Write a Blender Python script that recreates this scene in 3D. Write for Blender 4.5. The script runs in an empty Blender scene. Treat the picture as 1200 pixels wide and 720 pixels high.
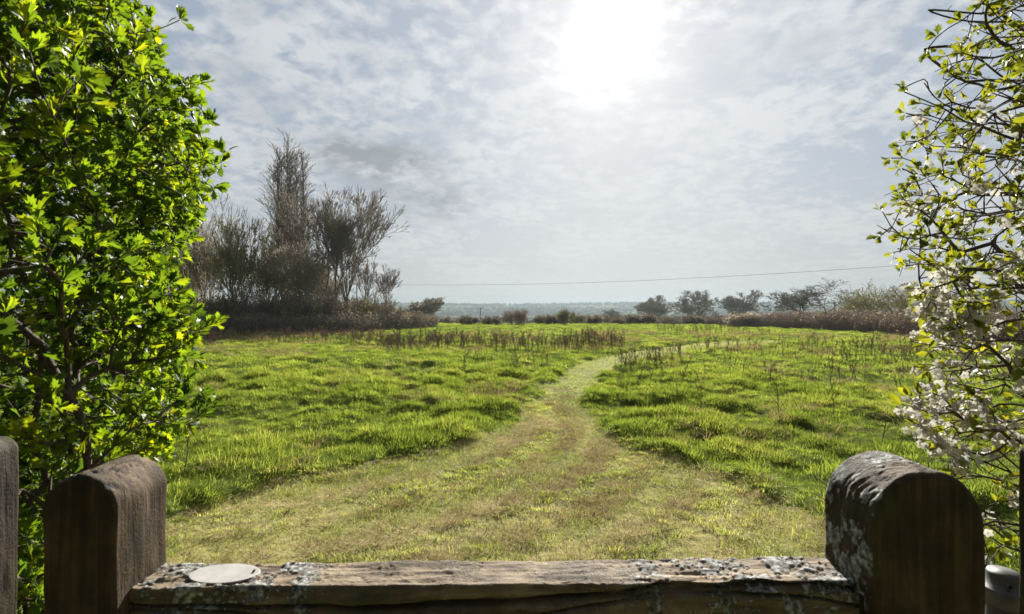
import bpy, math, random
import numpy as np
from mathutils import Vector

random.seed(7)
RNG = np.random.default_rng(7)
SC = bpy.context.scene
COL = SC.collection
TAU = 2 * math.pi
CAM_H = 1.6
F = 600.0          # focal length in photo pixels (1200 wide), horizon row 366


def W(px, py, d):
    """a point of the place seen at photo pixel (px,py), d metres away along +Y"""
    return np.array([(px - 600) / F * d, d, CAM_H - (py - 366) / F * d])


# ------------------------------------------------------------------ helpers
class MB:
    """collects vertices and faces (tris / quads), becomes ONE mesh"""

    def __init__(self):
        self.v, self.t, self.q, self.tm, self.qm, self.n = [], [], [], [], [], 0

    def add(self, verts, tris=None, quads=None, mat=0):
        verts = np.asarray(verts, np.float32).reshape(-1, 3)
        if tris is not None and len(tris):
            a = np.asarray(tris, np.int64).reshape(-1, 3) + self.n
            self.t.append(a); self.tm.append(np.full(len(a), mat, np.int32))
        if quads is not None and len(quads):
            a = np.asarray(quads, np.int64).reshape(-1, 4) + self.n
            self.q.append(a); self.qm.append(np.full(len(a), mat, np.int32))
        self.v.append(verts)
        self.n += len(verts)

    def mesh(self, name, mats, smooth=True):
        me = bpy.data.meshes.new(name)
        v = np.concatenate(self.v) if self.v else np.zeros((0, 3), np.float32)
        t = np.concatenate(self.t) if self.t else np.zeros((0, 3), np.int64)
        q = np.concatenate(self.q) if self.q else np.zeros((0, 4), np.int64)
        loops = np.concatenate([t.ravel(), q.ravel()]).astype(np.int32)
        tot = np.concatenate([np.full(len(t), 3), np.full(len(q), 4)]).astype(np.int32)
        start = np.concatenate([[0], np.cumsum(tot)[:-1]]).astype(np.int32)
        me.vertices.add(len(v)); me.vertices.foreach_set('co', v.ravel())
        me.loops.add(len(loops)); me.loops.foreach_set('vertex_index', loops)
        me.polygons.add(len(tot))
        me.polygons.foreach_set('loop_start', start)
        me.polygons.foreach_set('loop_total', tot)
        me.polygons.foreach_set('material_index', np.concatenate(self.tm + self.qm).astype(np.int32) if len(tot) else [])
        me.polygons.foreach_set('use_smooth', np.full(len(tot), smooth))
        for m in (mats if isinstance(mats, (list, tuple)) else [mats]):
            me.materials.append(m)
        me.update(calc_edges=True)
        me.validate()
        return me


def link(name, me, parent=None, loc=None):
    o = bpy.data.objects.new(name, me)
    COL.objects.link(o)
    if parent is not None:
        o.parent = parent
    if loc is not None:
        o.location = loc
    return o


def tag(o, label=None, cat=None, group=None, kind=None):
    if label: o['label'] = label
    if cat: o['category'] = cat
    if group: o['group'] = group
    if kind: o['kind'] = kind
    return o


def empty(name, loc=(0, 0, 0)):
    o = bpy.data.objects.new(name, None)
    COL.objects.link(o)
    o.location = loc
    o.empty_display_size = .1
    return o


def unit(a):
    return a / np.maximum(np.linalg.norm(a, axis=-1, keepdims=True), 1e-9)


def tubes(mb, p0, p1, r0, r1, k=4, mat=0, ext=.0):
    """n separate tapered prisms"""
    p0 = np.asarray(p0, float).reshape(-1, 3); p1 = np.asarray(p1, float).reshape(-1, 3)
    n = len(p0)
    if n == 0: return
    r0 = np.broadcast_to(np.asarray(r0, float), (n,)); r1 = np.broadcast_to(np.asarray(r1, float), (n,))
    d = unit(p1 - p0)
    p1 = p1 + d * (r1 * ext)[:, None]
    ref = np.where(np.abs(d[:, 2:3]) > .9, np.array([[1., 0, 0]]), np.array([[0, 0, 1.]]))
    u = unit(np.cross(d, ref)); w = np.cross(d, u)
    a = np.arange(k) / k * TAU
    ring = u[:, None, :] * np.cos(a)[None, :, None] + w[:, None, :] * np.sin(a)[None, :, None]
    v = np.stack([p0[:, None, :] + ring * r0[:, None, None], p1[:, None, :] + ring * r1[:, None, None]], 1)
    base = (np.arange(n) * 2 * k)[:, None]
    i = np.arange(k)[None, :]; j = (np.arange(k)[None, :] + 1) % k
    q = np.stack([base + i, base + j, base + k + j, base + k + i], -1)
    mb.add(v.reshape(-1, 3), quads=q.reshape(-1, 4), mat=mat)


def frames(d, spin):
    """rotation matrices whose Y axis is d, spun by spin about it"""
    d = unit(d)
    ref = np.where(np.abs(d[:, 2:3]) > .95, np.array([[1., 0, 0]]), np.array([[0, 0, 1.]]))
    x = unit(np.cross(d, ref)); z = np.cross(x, d)
    c, s = np.cos(spin)[:, None], np.sin(spin)[:, None]
    return np.stack([x * c + z * s, d, -x * s + z * c], -1)


def stamp(mb, tv, tf, pos, R, scale, mat=0):
    """copies of a small triangle template"""
    n, k = len(pos), len(tv)
    if n == 0: return
    v = np.einsum('nij,kj->nki', R, tv) * np.asarray(scale).reshape(-1, 1, 1) + pos[:, None, :]
    t = tf[None] + (np.arange(n) * k)[:, None, None]
    mb.add(v.reshape(-1, 3), tris=t.reshape(-1, 3), mat=mat)


def hash2(ix, iy, s):
    ix = ix.astype(np.int64); iy = iy.astype(np.int64)
    h = (ix * 374761393 + iy * 668265263 + s * 1442695041) & 0xFFFFFFFF
    h = ((h ^ (h >> 13)) * 1274126177) & 0xFFFFFFFF
    h = h ^ (h >> 16)
    return (h & 0xFFFF) / 65535.0


def vnoise(x, y, s=0):
    ix, iy = np.floor(x), np.floor(y)
    fx, fy = x - ix, y - iy
    fx = fx * fx * (3 - 2 * fx); fy = fy * fy * (3 - 2 * fy)
    a = hash2(ix, iy, s); b = hash2(ix + 1, iy, s); c = hash2(ix, iy + 1, s); d = hash2(ix + 1, iy + 1, s)
    return (a * (1 - fx) + b * fx) * (1 - fy) + (c * (1 - fx) + d * fx) * fy


def fbm(x, y, s=0, o=4):
    r, a, t = 0, .5, 0
    for i in range(o):
        r = r + a * vnoise(x, y, s + i); t += a; a *= .5; x = x * 2.03 + 11.3; y = y * 2.03 + 5.7
    return r / t


def sstep(a, b, x):
    t = np.clip((x - a) / (b - a), 0, 1)
    return t * t * (3 - 2 * t)


# ------------------------------------------------------------------ materials
def new_mat(name):
    m = bpy.data.materials.new(name); m.use_nodes = True
    nt = m.node_tree; nt.nodes.clear()
    return m, nt, nt.nodes.new('ShaderNodeOutputMaterial')


def N(nt, typ, **kw):
    n = nt.nodes.new(typ)
    for k, v in kw.items():
        if k.startswith('i_'):
            key = k[2:]
            n.inputs[int(key) if key.isdigit() else key.replace('_', ' ')].default_value = v
        else:
            setattr(n, k, v)
    return n


def ramp(nt, src, stops, interp='LINEAR'):
    r = nt.nodes.new('ShaderNodeValToRGB'); r.color_ramp.interpolation = interp
    e = r.color_ramp.elements
    while len(e) < len(stops): e.new(.5)
    for i, (p, c) in enumerate(stops):
        e[i].position = p
        e[i].color = (*c, 1) if len(c) == 3 else c
    nt.links.new(src, r.inputs[0])
    return r.outputs[0]


def noise(nt, vec, scale, detail=5, rough=.6, dist=0.):
    n = N(nt, 'ShaderNodeTexNoise'); n.inputs['Scale'].default_value = scale
    n.inputs['Detail'].default_value = detail; n.inputs['Roughness'].default_value = rough
    n.inputs['Distortion'].default_value = dist
    if vec is not None: nt.links.new(vec, n.inputs['Vector'])
    return n.outputs[0]


def math_n(nt, op, a, b=None, c=None, clamp=False):
    n = N(nt, 'ShaderNodeMath', operation=op); n.use_clamp = clamp
    for i, x in enumerate((a, b, c)):
        if x is None: continue
        if isinstance(x, (int, float)): n.inputs[i].default_value = x
        else: nt.links.new(x, n.inputs[i])
    return n.outputs[0]


def mixc(nt, fac, a, b, typ='MIX'):
    n = N(nt, 'ShaderNodeMix', data_type='RGBA', blend_type=typ)
    for sock, x in ((n.inputs[0], fac), (n.inputs[6], a), (n.inputs[7], b)):
        if isinstance(x, (int, float)): sock.default_value = x
        elif isinstance(x, tuple): sock.default_value = (*x, 1) if len(x) == 3 else x
        else: nt.links.new(x, sock)
    return n.outputs[2]


def bump(nt, h, strength, dist=.01):
    b = N(nt, 'ShaderNodeBump'); b.inputs['Strength'].default_value = strength
    b.inputs['Distance'].default_value = dist
    nt.links.new(h, b.inputs['Height'])
    return b.outputs[0]


def leafy_mat(name, stops, trans_gain, tfac, patch=None, rough=.5, spec=.3, spread=1.0, hi=.0):
    """thin plant tissue: reflects with one colour and lets some light through"""
    m, nt, out = new_mat(name)
    oi = N(nt, 'ShaderNodeObjectInfo')
    geo = N(nt, 'ShaderNodeNewGeometry')
    f = math_n(nt, 'MULTIPLY_ADD', oi.outputs['Random'], .35 * spread, 0.)
    f = math_n(nt, 'MULTIPLY_ADD', geo.outputs['Random Per Island'], .45 * spread, f)
    nz = noise(nt, geo.outputs['Position'], patch or .6, 3, .6)
    f = math_n(nt, 'MULTIPLY_ADD', nz, .9, math_n(nt, 'SUBTRACT', f, .37), clamp=True)
    col = ramp(nt, f, stops)
    if spec < .15:
        p = N(nt, 'ShaderNodeBsdfDiffuse'); nt.links.new(col, p.inputs['Color'])
    else:
        p = N(nt, 'ShaderNodeBsdfPrincipled')
        p.inputs['Roughness'].default_value = rough
        p.inputs['Specular IOR Level'].default_value = spec
        nt.links.new(col, p.inputs['Base Color'])
    tr = N(nt, 'ShaderNodeBsdfTranslucent')
    nt.links.new(mixc(nt, 1.0, col, trans_gain, 'MULTIPLY'), tr.inputs['Color'])
    mx = N(nt, 'ShaderNodeMixShader'); mx.inputs[0].default_value = tfac
    nt.links.new(p.outputs[0], mx.inputs[1]); nt.links.new(tr.outputs[0], mx.inputs[2])
    nt.links.new(mx.outputs[0], out.inputs[0])
    return m


def bark_mat(name, c0, c1, scale=8., rough=.85, b=.4, dist=.01):
    m, nt, out = new_mat(name)
    tc = N(nt, 'ShaderNodeTexCoord')
    nz = noise(nt, tc.outputs['Object'], scale, 6, .7)
    col = ramp(nt, nz, [(.3, c0), (.7, c1)])
    p = N(nt, 'ShaderNodeBsdfPrincipled'); p.inputs['Roughness'].default_value = rough
    p.inputs['Specular IOR Level'].default_value = .2
    nt.links.new(col, p.inputs['Base Color'])
    if b: nt.links.new(bump(nt, nz, b, dist), p.inputs['Normal'])
    nt.links.new(p.outputs[0], out.inputs[0])
    return m


M = {}
M['grass'] = leafy_mat('grass', [(.0, (.035, .062, .013)), (.28, (.08, .118, .022)), (.56, (.150, .186, .036)), (.8, (.215, .225, .065)), (1., (.31, .26, .13))], (2.15, 2.1, 1.2), .52, .55, .65, .12)
M['lawn'] = leafy_mat('lawn', [(.0, (.10, .13, .028)), (.35, (.17, .205, .05)), (.7, (.27, .28, .095)), (1., (.44, .38, .21))], (1.9, 1.85, 1.1), .45, .8, .6, .2)
M['thatch'] = leafy_mat('thatch', [(.0, (.08, .055, .03)), (.3, (.27, .20, .11)), (1., (.60, .49, .30))], (1.2, 1.1, .8), .25, 1.5, .8, .1)
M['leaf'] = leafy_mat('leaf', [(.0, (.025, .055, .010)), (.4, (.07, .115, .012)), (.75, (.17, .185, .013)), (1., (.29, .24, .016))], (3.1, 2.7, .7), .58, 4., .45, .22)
M['leaf_old'] = leafy_mat('shaded_leaf', [(.0, (.022, .048, .010)), (.5, (.06, .105, .014)), (1., (.125, .16, .016))], (2.5, 2.3, .8), .42, 4., .5, .25)  # darker copy of the leaf: shade inside the bush put into the colour
M['leaf2'] = leafy_mat('blossom_leaf', [(.0, (.03, .055, .012)), (.4, (.08, .11, .014)), (.8, (.17, .19, .02)), (1., (.24, .21, .03))], (2.2, 1.9, .8), .45, 5., .45, .22)
M['petal'] = leafy_mat('petal', [(.0, (.42, .40, .35)), (1., (.62, .60, .55))], (1., 1., .97), .35, 5., .5, .2)
M['stamen'] = bark_mat('stamen', (.30, .26, .08), (.40, .36, .16), 50, b=0)
M['twig'] = bark_mat('twig', (.035, .024, .018), (.11, .085, .07), 30, b=.5)
M['stem'] = bark_mat('stem', (.09, .075, .06), (.24, .21, .18), 25, b=.6)
M['treebark'] = bark_mat('tree_bark', (.09, .075, .06), (.18, .15, .12), 2., b=.3)
M['crown_grey'] = bark_mat('crown_twigs_grey', (.17, .14, .112), (.28, .235, .19), 1., b=0)
M['crown_brown'] = bark_mat('crown_twigs_brown', (.25, .215, .17), (.40, .355, .29), .7, b=0)
M['crown_olive'] = bark_mat('crown_twigs_olive', (.26, .23, .125), (.40, .35, .20), .7, b=0)
M['crown_pink'] = bark_mat('crown_twigs_pink', (.19, .14, .115), (.33, .26, .22), .9, b=0)
M['crown_dark'] = bark_mat('crown_twigs_dark', (.12, .108, .085), (.20, .18, .14), .9, b=0)
M['dryleaf'] = leafy_mat('dry_leaf', [(.0, (.10, .082, .058)), (.5, (.18, .148, .105)), (1., (.26, .215, .155))], (1.3, 1.2, 1.), .45, .6, .8, .1)
M['budleaf'] = leafy_mat('bud_leaf', [(.0, (.07, .075, .02)), (.5, (.13, .125, .035)), (1., (.2, .18, .06))], (1.3, 1.3, .8), .4, .6, .7, .1)
M['greenleaf'] = leafy_mat('shrub_leaf', [(.0, (.055, .065, .022)), (.5, (.10, .11, .034)), (1., (.16, .165, .06))], (1.4, 1.4, .8), .4, .6, .6, .2)
M['paleleaf'] = leafy_mat('pale_reed', [(.0, (.28, .24, .18)), (.5, (.42, .38, .31)), (1., (.55, .50, .43))], (1.2, 1.1, 1.), .4, .6, .8, .1)
M['stalk'] = leafy_mat('dead_stalk', [(.0, (.08, .056, .046)), (.5, (.165, .115, .093)), (1., (.27, .195, .155))], (1.1, 1., .8), .2, 1.2, .8, .1)
M['farwood'] = leafy_mat('far_wood', [(.0, (.03, .032, .018)), (.5, (.055, .055, .03)), (1., (.085, .08, .045))], (1., 1., .8), .2, .02, .9, .05)
M['pole'] = bark_mat('pole_wood', (.06, .05, .042), (.11, .095, .08), 6)
m, nt, out = new_mat('wire'); p = N(nt, 'ShaderNodeBsdfPrincipled'); p.inputs['Base Color'].default_value = (.06, .06, .06, 1)
p.inputs['Roughness'].default_value = .6; nt.links.new(p.outputs[0], out.inputs[0]); M['wire'] = m


def wood_mat(name, lichen=.5, moss=.0, side=None, base=((.030, .022, .016), (.085, .062, .045), (.17, .135, .10)), grain_axis=2):
    """weathered timber: grain, cracks, lichen crust and green algae"""
    m, nt, out = new_mat(name)
    tc = N(nt, 'ShaderNodeTexCoord'); ob = tc.outputs['Object']
    mp = N(nt, 'ShaderNodeMapping'); nt.links.new(ob, mp.inputs[0])
    s = [60., 60., 60.]; s[grain_axis] = 3.
    mp.inputs['Scale'].default_value = s
    grain = noise(nt, mp.outputs[0], 1., 8, .65, .6)
    blot = noise(nt, ob, 14., 6, .65)
    f = math_n(nt, 'MULTIPLY_ADD', grain, .6, math_n(nt, 'MULTIPLY', blot, .5), clamp=True)
    col = ramp(nt, f, [(.36, base[0]), (.52, base[1]), (.72, base[2])])
    # fine dark checks along the grain
    mp2 = N(nt, 'ShaderNodeMapping'); nt.links.new(ob, mp2.inputs[0])
    s2 = [110., 110., 110.]; s2[grain_axis] = 5.
    mp2.inputs['Scale'].default_value = s2
    chk = noise(nt, mp2.outputs[0], 1., 3, .5, 1.2)
    crack = ramp(nt, chk, [(.25, (0, 0, 0)), (.31, (1, 1, 1))])
    col = mixc(nt, math_n(nt, 'MULTIPLY', math_n(nt, 'SUBTRACT', 1., crack), .8), col, (.010, .008, .006))
    # algae
    if moss > 0:
        mo = noise(nt, ob, 9., 5, .6)
        mk = ramp(nt, mo, [(.62 - .25 * moss, (0, 0, 0)), (.8 - .2 * moss, (1, 1, 1))])
        col = mixc(nt, math_n(nt, 'MULTIPLY', mk, .55), col, (.055, .058, .010))
    # small lichen crust, spotted over larger colonies
    ck = N(nt, 'ShaderNodeAttribute'); ck.attribute_name = 'check'
    col = mixc(nt, math_n(nt, 'MULTIPLY', ck.outputs['Fac'], .85), col, (.008, .006, .005))
    at = N(nt, 'ShaderNodeAttribute'); at.attribute_name = 'lichen'
    sp = math_n(nt, 'ADD', at.outputs['Fac'], math_n(nt, 'MULTIPLY_ADD', noise(nt, ob, 260., 5, .7), .9, -.45))
    lk = ramp(nt, sp, [(.42, (0, 0, 0)), (.56, (1, 1, 1))])
    lcol = ramp(nt, noise(nt, ob, 110., 4, .7), [(.40, (.04, .037, .03)), (.50, (.15, .147, .135)), (.64, (.40, .40, .38))])
    col = mixc(nt, lk, col, lcol)
    p = N(nt, 'ShaderNodeBsdfPrincipled'); p.inputs['Roughness'].default_value = .8
    p.inputs['Specular IOR Level'].default_value = .25
    nt.links.new(col, p.inputs['Base Color'])
    h = math_n(nt, 'MULTIPLY_ADD', crack, .5, grain)
    h = math_n(nt, 'MULTIPLY_ADD', lk, .6, h)
    h = math_n(nt, 'MULTIPLY_ADD', noise(nt, ob, 220., 4, .7), .5, h)
    nt.links.new(bump(nt, h, .8, .004), p.inputs['Normal'])
    nt.links.new(p.outputs[0], out.inputs[0])
    return m


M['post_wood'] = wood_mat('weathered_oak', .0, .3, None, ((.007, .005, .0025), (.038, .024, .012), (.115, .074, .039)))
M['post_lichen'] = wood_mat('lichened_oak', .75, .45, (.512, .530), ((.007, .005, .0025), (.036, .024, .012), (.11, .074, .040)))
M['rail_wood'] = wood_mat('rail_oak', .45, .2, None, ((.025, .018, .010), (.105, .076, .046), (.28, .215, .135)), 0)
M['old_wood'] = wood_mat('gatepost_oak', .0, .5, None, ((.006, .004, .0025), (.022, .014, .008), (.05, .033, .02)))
m, nt, out = new_mat('plaque_white')
tc = N(nt, 'ShaderNodeTexCoord')
c = ramp(nt, noise(nt, tc.outputs['Object'], 40., 5, .6), [(.3, (.22, .205, .195)), (.7, (.33, .315, .30))])
p = N(nt, 'ShaderNodeBsdfPrincipled'); p.inputs['Roughness'].default_value = .6; nt.links.new(c, p.inputs['Base Color'])
nt.links.new(p.outputs[0], out.inputs[0]); M['plaque'] = m
m, nt, out = new_mat('galvanised')
tc = N(nt, 'ShaderNodeTexCoord')
c = ramp(nt, noise(nt, tc.outputs['Object'], 30., 5, .6), [(.3, (.04, .038, .036)), (.7, (.11, .108, .11))])
p = N(nt, 'ShaderNodeBsdfPrincipled'); p.inputs['Roughness'].default_value = .5; p.inputs['Metallic'].default_value = .25
nt.links.new(c, p.inputs['Base Color']); nt.links.new(p.outputs[0], out.inputs[0]); M['pipe'] = m

# ------------------------------------------------------------------ terrain
PL = np.array([(-6, -3.0), (.6, -3.3), (2, -3.25), (3, -3.1), (4.1, -2.75), (4.95, -2.2), (5.5, -1.47), (6.3, -.63), (7.16, -.12), (9.2, .38), (12.15, 1.0), (16.3, 2.44), (20.9, 4.9), (25.3, 8.4), (28, 11.8), (31, 17.)])
PR = np.array([(-6, 3.0), (.6, 3.0), (2, 2.95), (3, 2.75), (4.1, 2.46), (4.6, 2.3), (5.2, 2.0), (6.04, 1.6), (6.9, 1.28), (8.4, 1.27), (10.8, 1.75), (13.9, 2.75), (17.8, 4.85), (21.8, 8.1), (25, 12.2), (27.2, 17.), (31, 27)])


def path_edges(y):
    a = np.interp(y, PL[:, 0], PL[:, 1]); b = np.interp(y, PR[:, 0], PR[:, 1])
    a = a + (vnoise(y * 1.6, y * 0 + 3.3, 41) - .5) * .30
    b = b + (vnoise(y * 1.6, y * 0 + 9.1, 42) - .5) * .30
    a = a + (vnoise(y * 6, y * 0 + 1.3, 43) - .5) * .14; b = b + (vnoise(y * 6, y * 0 + 4.1, 44) - .5) * .14
    return a, b


def mown(x, y):
    a, b = path_edges(y)
    m = sstep(-.08, .12, x - a) * sstep(-.08, .12, b - x)
    return m * (1 - sstep(26.5, 28.5, y)) * sstep(-6, -5, y)


def base_h(x, y):
    d = np.sqrt(x * x + y * y)
    h = -4.2 * sstep(58, 175, d) - 11 * sstep(150, 600, d)
    und = fbm(x / 520., y / 520., 5, 3) - .5
    hill = sstep(560, 1580, d) * (1 - .6 * sstep(1700, 2300, d))
    h = h + hill * (37 + 9 * und) + 6 * sstep(200, 600, d) * und
    h = h + .25 * (vnoise(x / 14., y / 14., 3) - .5) * (1 - sstep(60, 110, d)) * sstep(6, 18, d)
    return h


def tuss(x, y, cell, s):
    """rounded tussocks on a jittered grid"""
    gx, gy = x / cell, y / cell
    ix, iy = np.floor(gx), np.floor(gy)
    best = np.zeros_like(gx)
    for dx in (-1, 0, 1):
        for dy in (-1, 0, 1):
            cx, cy = ix + dx, iy + dy
            px = cx + hash2(cx, cy, s); py = cy + hash2(cx, cy, s + 1)
            hh = hash2(cx, cy, s + 2); rr = .45 + .45 * hash2(cx, cy, s + 3)
            q = 1 - ((gx - px) ** 2 + (gy - py) ** 2) / (rr * rr)
            best = np.maximum(best, np.where(q > 0, q, 0) ** .8 * hh * (hash2(cx, cy, s + 5) > .22))
    return best


def bumps(x, y):
    d = np.sqrt(x * x + y * y)
    rough = 1 - mown(x, y)
    b = .15 * tuss(x, y, 1.05, 61) + .15 * tuss(x + 3.1, y + 1.7, .54, 71) + .05 * tuss(x + 1.3, y + .4, .27, 81)
    b = b * (.45 + .9 * fbm(x / 3.5, y / 3.5, 17, 2))
    b = b * (1 - .45 * sstep(14, 40, d)) * (1 - sstep(70, 100, d))
    b = .25 * np.tanh(b / .21)
    # shaggier bank beside the mown way
    a, c = path_edges(y)
    edge = np.exp(-np.maximum(0, np.maximum(a - x, x - c) - .2) / .8) * (y > 1.) * (1 - sstep(26, 30, y))
    b = b * (1 - .2 * edge)
    smallb = (.020 * (fbm(x * 6, y * 6, 23, 3) - .5) + .026 * (fbm(x * 15 + 2, y * 15, 24, 3) - .5) * (.3 + 1.4 * fbm(x * .9, y * .9, 26, 2))) * (1 - sstep(20, 30, d))
    return b * rough + smallb


def ground_h(x, y):
    return base_h(x, y) + bumps(x, y)


# one sheet, rings growing out to the horizon
nr, na = 900, 760
rad = np.concatenate([[0.0], np.geomspace(.5, 2300, nr - 1)])
f = np.linspace(-1, 1, na, endpoint=False)
ang = math.pi / 2 + (f * .42 + .58 * f ** 3) * math.pi
RR, AA = np.meshgrid(rad, ang, indexing='ij')
gx, gy = RR * np.cos(AA), RR * np.sin(AA)
gz = ground_h(gx, gy) - .03 * mown(gx, gy)
i = np.arange(nr - 1)[:, None]; j = np.arange(na)[None, :]; j2 = (j + 1) % na
quads = np.stack([i * na + j, (i + 1) * na + j, (i + 1) * na + j2, i * na + j2], -1).reshape(-1, 4)

m, nt, out = new_mat('field_ground')
geo = N(nt, 'ShaderNodeNewGeometry'); pos = geo.outputs['Position']
n1 = noise(nt, pos, .7, 6, .65); n2 = noise(nt, pos, 9., 5, .7)
fm = math_n(nt, 'MULTIPLY_ADD', n1, .6, math_n(nt, 'MULTIPLY', n2, .5))
near = ramp(nt, fm, [(.3, (.035, .052, .014)), (.5, (.065, .09, .02)), (.68, (.10, .12, .03)), (.85, (.15, .13, .06))])
dist = N(nt, 'ShaderNodeVectorMath', operation='LENGTH'); nt.links.new(pos, dist.inputs[0])
# beyond the field: a patchwork of fields
vor = N(nt, 'ShaderNodeTexVoronoi'); vor.inputs['Scale'].default_value = .0065; nt.links.new(pos, vor.inputs['Vector'])
sepc = N(nt, 'ShaderNodeSeparateColor'); nt.links.new(vor.outputs['Color'], sepc.inputs[0])
farc = ramp(nt, sepc.outputs[0], [(.0, (.05, .07, .025)), (.25, (.11, .16, .04)), (.45, (.13, .11, .07)), (.6, (.04, .045, .028)), (.75, (.12, .17, .04)), (.9, (.03, .035, .02))], 'CONSTANT')
farc = mixc(nt, math_n(nt, 'MULTIPLY', noise(nt, pos, .02, 6, .7), .5), farc, (.05, .055, .03))
mr = N(nt, 'ShaderNodeMapRange'); mr.inputs['From Min'].default_value = 70; mr.inputs['From Max'].default_value = 130
nt.links.new(dist.outputs['Value'], mr.inputs['Value'])
col = mixc(nt, mr.outputs[0], near, farc)
p = N(nt, 'ShaderNodeBsdfDiffuse')
nt.links.new(col, p.inputs['Color'])
nt.links.new(bump(nt, n2, .6, .03), p.inputs['Normal']); nt.links.new(p.outputs[0], out.inputs[0])
M['ground'] = m
mb = MB(); mb.add(np.stack([gx, gy, gz], -1), quads=quads)
tag(link('ground', mb.mesh('ground', M['ground'])), 'rough green meadow falling away to a patchwork of far hazy fields', 'ground', kind='structure')

# mown way: its own sheet
m, nt, out = new_mat('mown_turf')
geo = N(nt, 'ShaderNodeNewGeometry'); pos = geo.outputs['Position']
n1 = noise(nt, pos, 1.1, 6, .7, .5); n2 = noise(nt, pos, 22., 6, .75)
fm = math_n(nt, 'MULTIPLY_ADD', n1, .65, math_n(nt, 'MULTIPLY', n2, .45))
col = ramp(nt, fm, [(.30, (.07, .07, .026)), (.44, (.16, .17, .05)), (.58, (.26, .23, .10)), (.75, (.36, .29, .16))])
p = N(nt, 'ShaderNodeBsdfDiffuse')
nt.links.new(col, p.inputs['Color'])
nt.links.new(bump(nt, n2, .9, .03), p.inputs['Normal']); nt.links.new(p.outputs[0], out.inputs[0])
M['mown'] = m
nv, nu = 820, 210
yy = np.concatenate([np.linspace(-5, .6, 60), np.geomspace(.61, 28.3, nv - 60)])
ea, eb = path_edges(yy)
uu = np.linspace(0, 1, nu)
px_ = ea[:, None] * (1 - uu) + eb[:, None] * uu
py_ = np.repeat(yy[:, None], nu, 1)
pz_ = ground_h(px_, py_) - .012
pz_[:, 0] -= .05; pz_[:, -1] -= .05
i = np.arange(nv - 1)[:, None]; j = np.arange(nu - 1)[None, :]
q = np.stack([i * nu + j, i * nu + j + 1, (i + 1) * nu + j + 1, (i + 1) * nu + j], -1).reshape(-1, 4)
mb = MB(); mb.add(np.stack([px_, py_, pz_], -1), quads=q)
tag(link('mown_path', mb.mesh('mown_path', M['mown'])), 'mown grass path with dry clippings curving right through the meadow', 'path', kind='structure')

# ------------------------------------------------------------------ grass (uncountable)
PROTO = bpy.data.collections.new('grass_clumps')


def blades(mb, n, rad_, lmin, lmax, w, lean, rng, flat=0., mat=0):
    a = rng.uniform(0, TAU, n); r = rad_ * np.sqrt(rng.uniform(0, 1, n))
    bx, by = r * np.cos(a), r * np.sin(a)
    L = rng.uniform(lmin, lmax, n) * (1 - .35 * (r / max(rad_, 1e-6)) ** 2)
    da = a + rng.normal(0, .9, n)
    ln = np.abs(rng.normal(lean, lean * .5, n)) + .25 * r / max(rad_, 1e-6)
    dirx, diry = np.cos(da), np.sin(da)
    px, py = -diry, dirx
    ts = np.array([0, .4, .75, 1.])
    ws = np.array([1., .9, .6, 0.]) * w
    V = []
    for t, ww in zip(ts, ws):
        out_ = L * (ln * t * t * .9 + ln * .25 * t)
        up = L * t * (1 - .35 * np.minimum(ln, 1.4) * t) * (1 - flat)
        if flat: up = up + .006 + .012 * rng.uniform(0, 1, n) * t; out_ = L * t
        c = np.stack([bx + dirx * out_, by + diry * out_, up], -1)
        if ww > 0:
            o = np.stack([px, py, np.zeros(n)], -1) * ww * .5 * rng.uniform(.7, 1.3, (n, 1))
            V += [c - o, c + o]
        else:
            V += [c]
    v = np.stack(V, 1)
    b = (np.arange(n) * 7)[:, None]
    q = np.concatenate([b + np.array([[0, 1, 3, 2]]), b + np.array([[2, 3, 5, 4]])], 0)
    t = b + np.array([[4, 5, 6]])
    mb.add(v.reshape(-1, 3), tris=t, quads=q, mat=mat)


def clump_set(prefix, count, mats, fn):
    objs = []
    c = bpy.data.collections.new(prefix)
    for k in range(count):
        mb = MB(); fn(mb, np.random.default_rng(100 + k * 7 + len(prefix)))
        o = bpy.data.objects.new('%s_%02d' % (prefix, k), mb.mesh(prefix, mats))
        c.objects.link(o)
    return c


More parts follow.
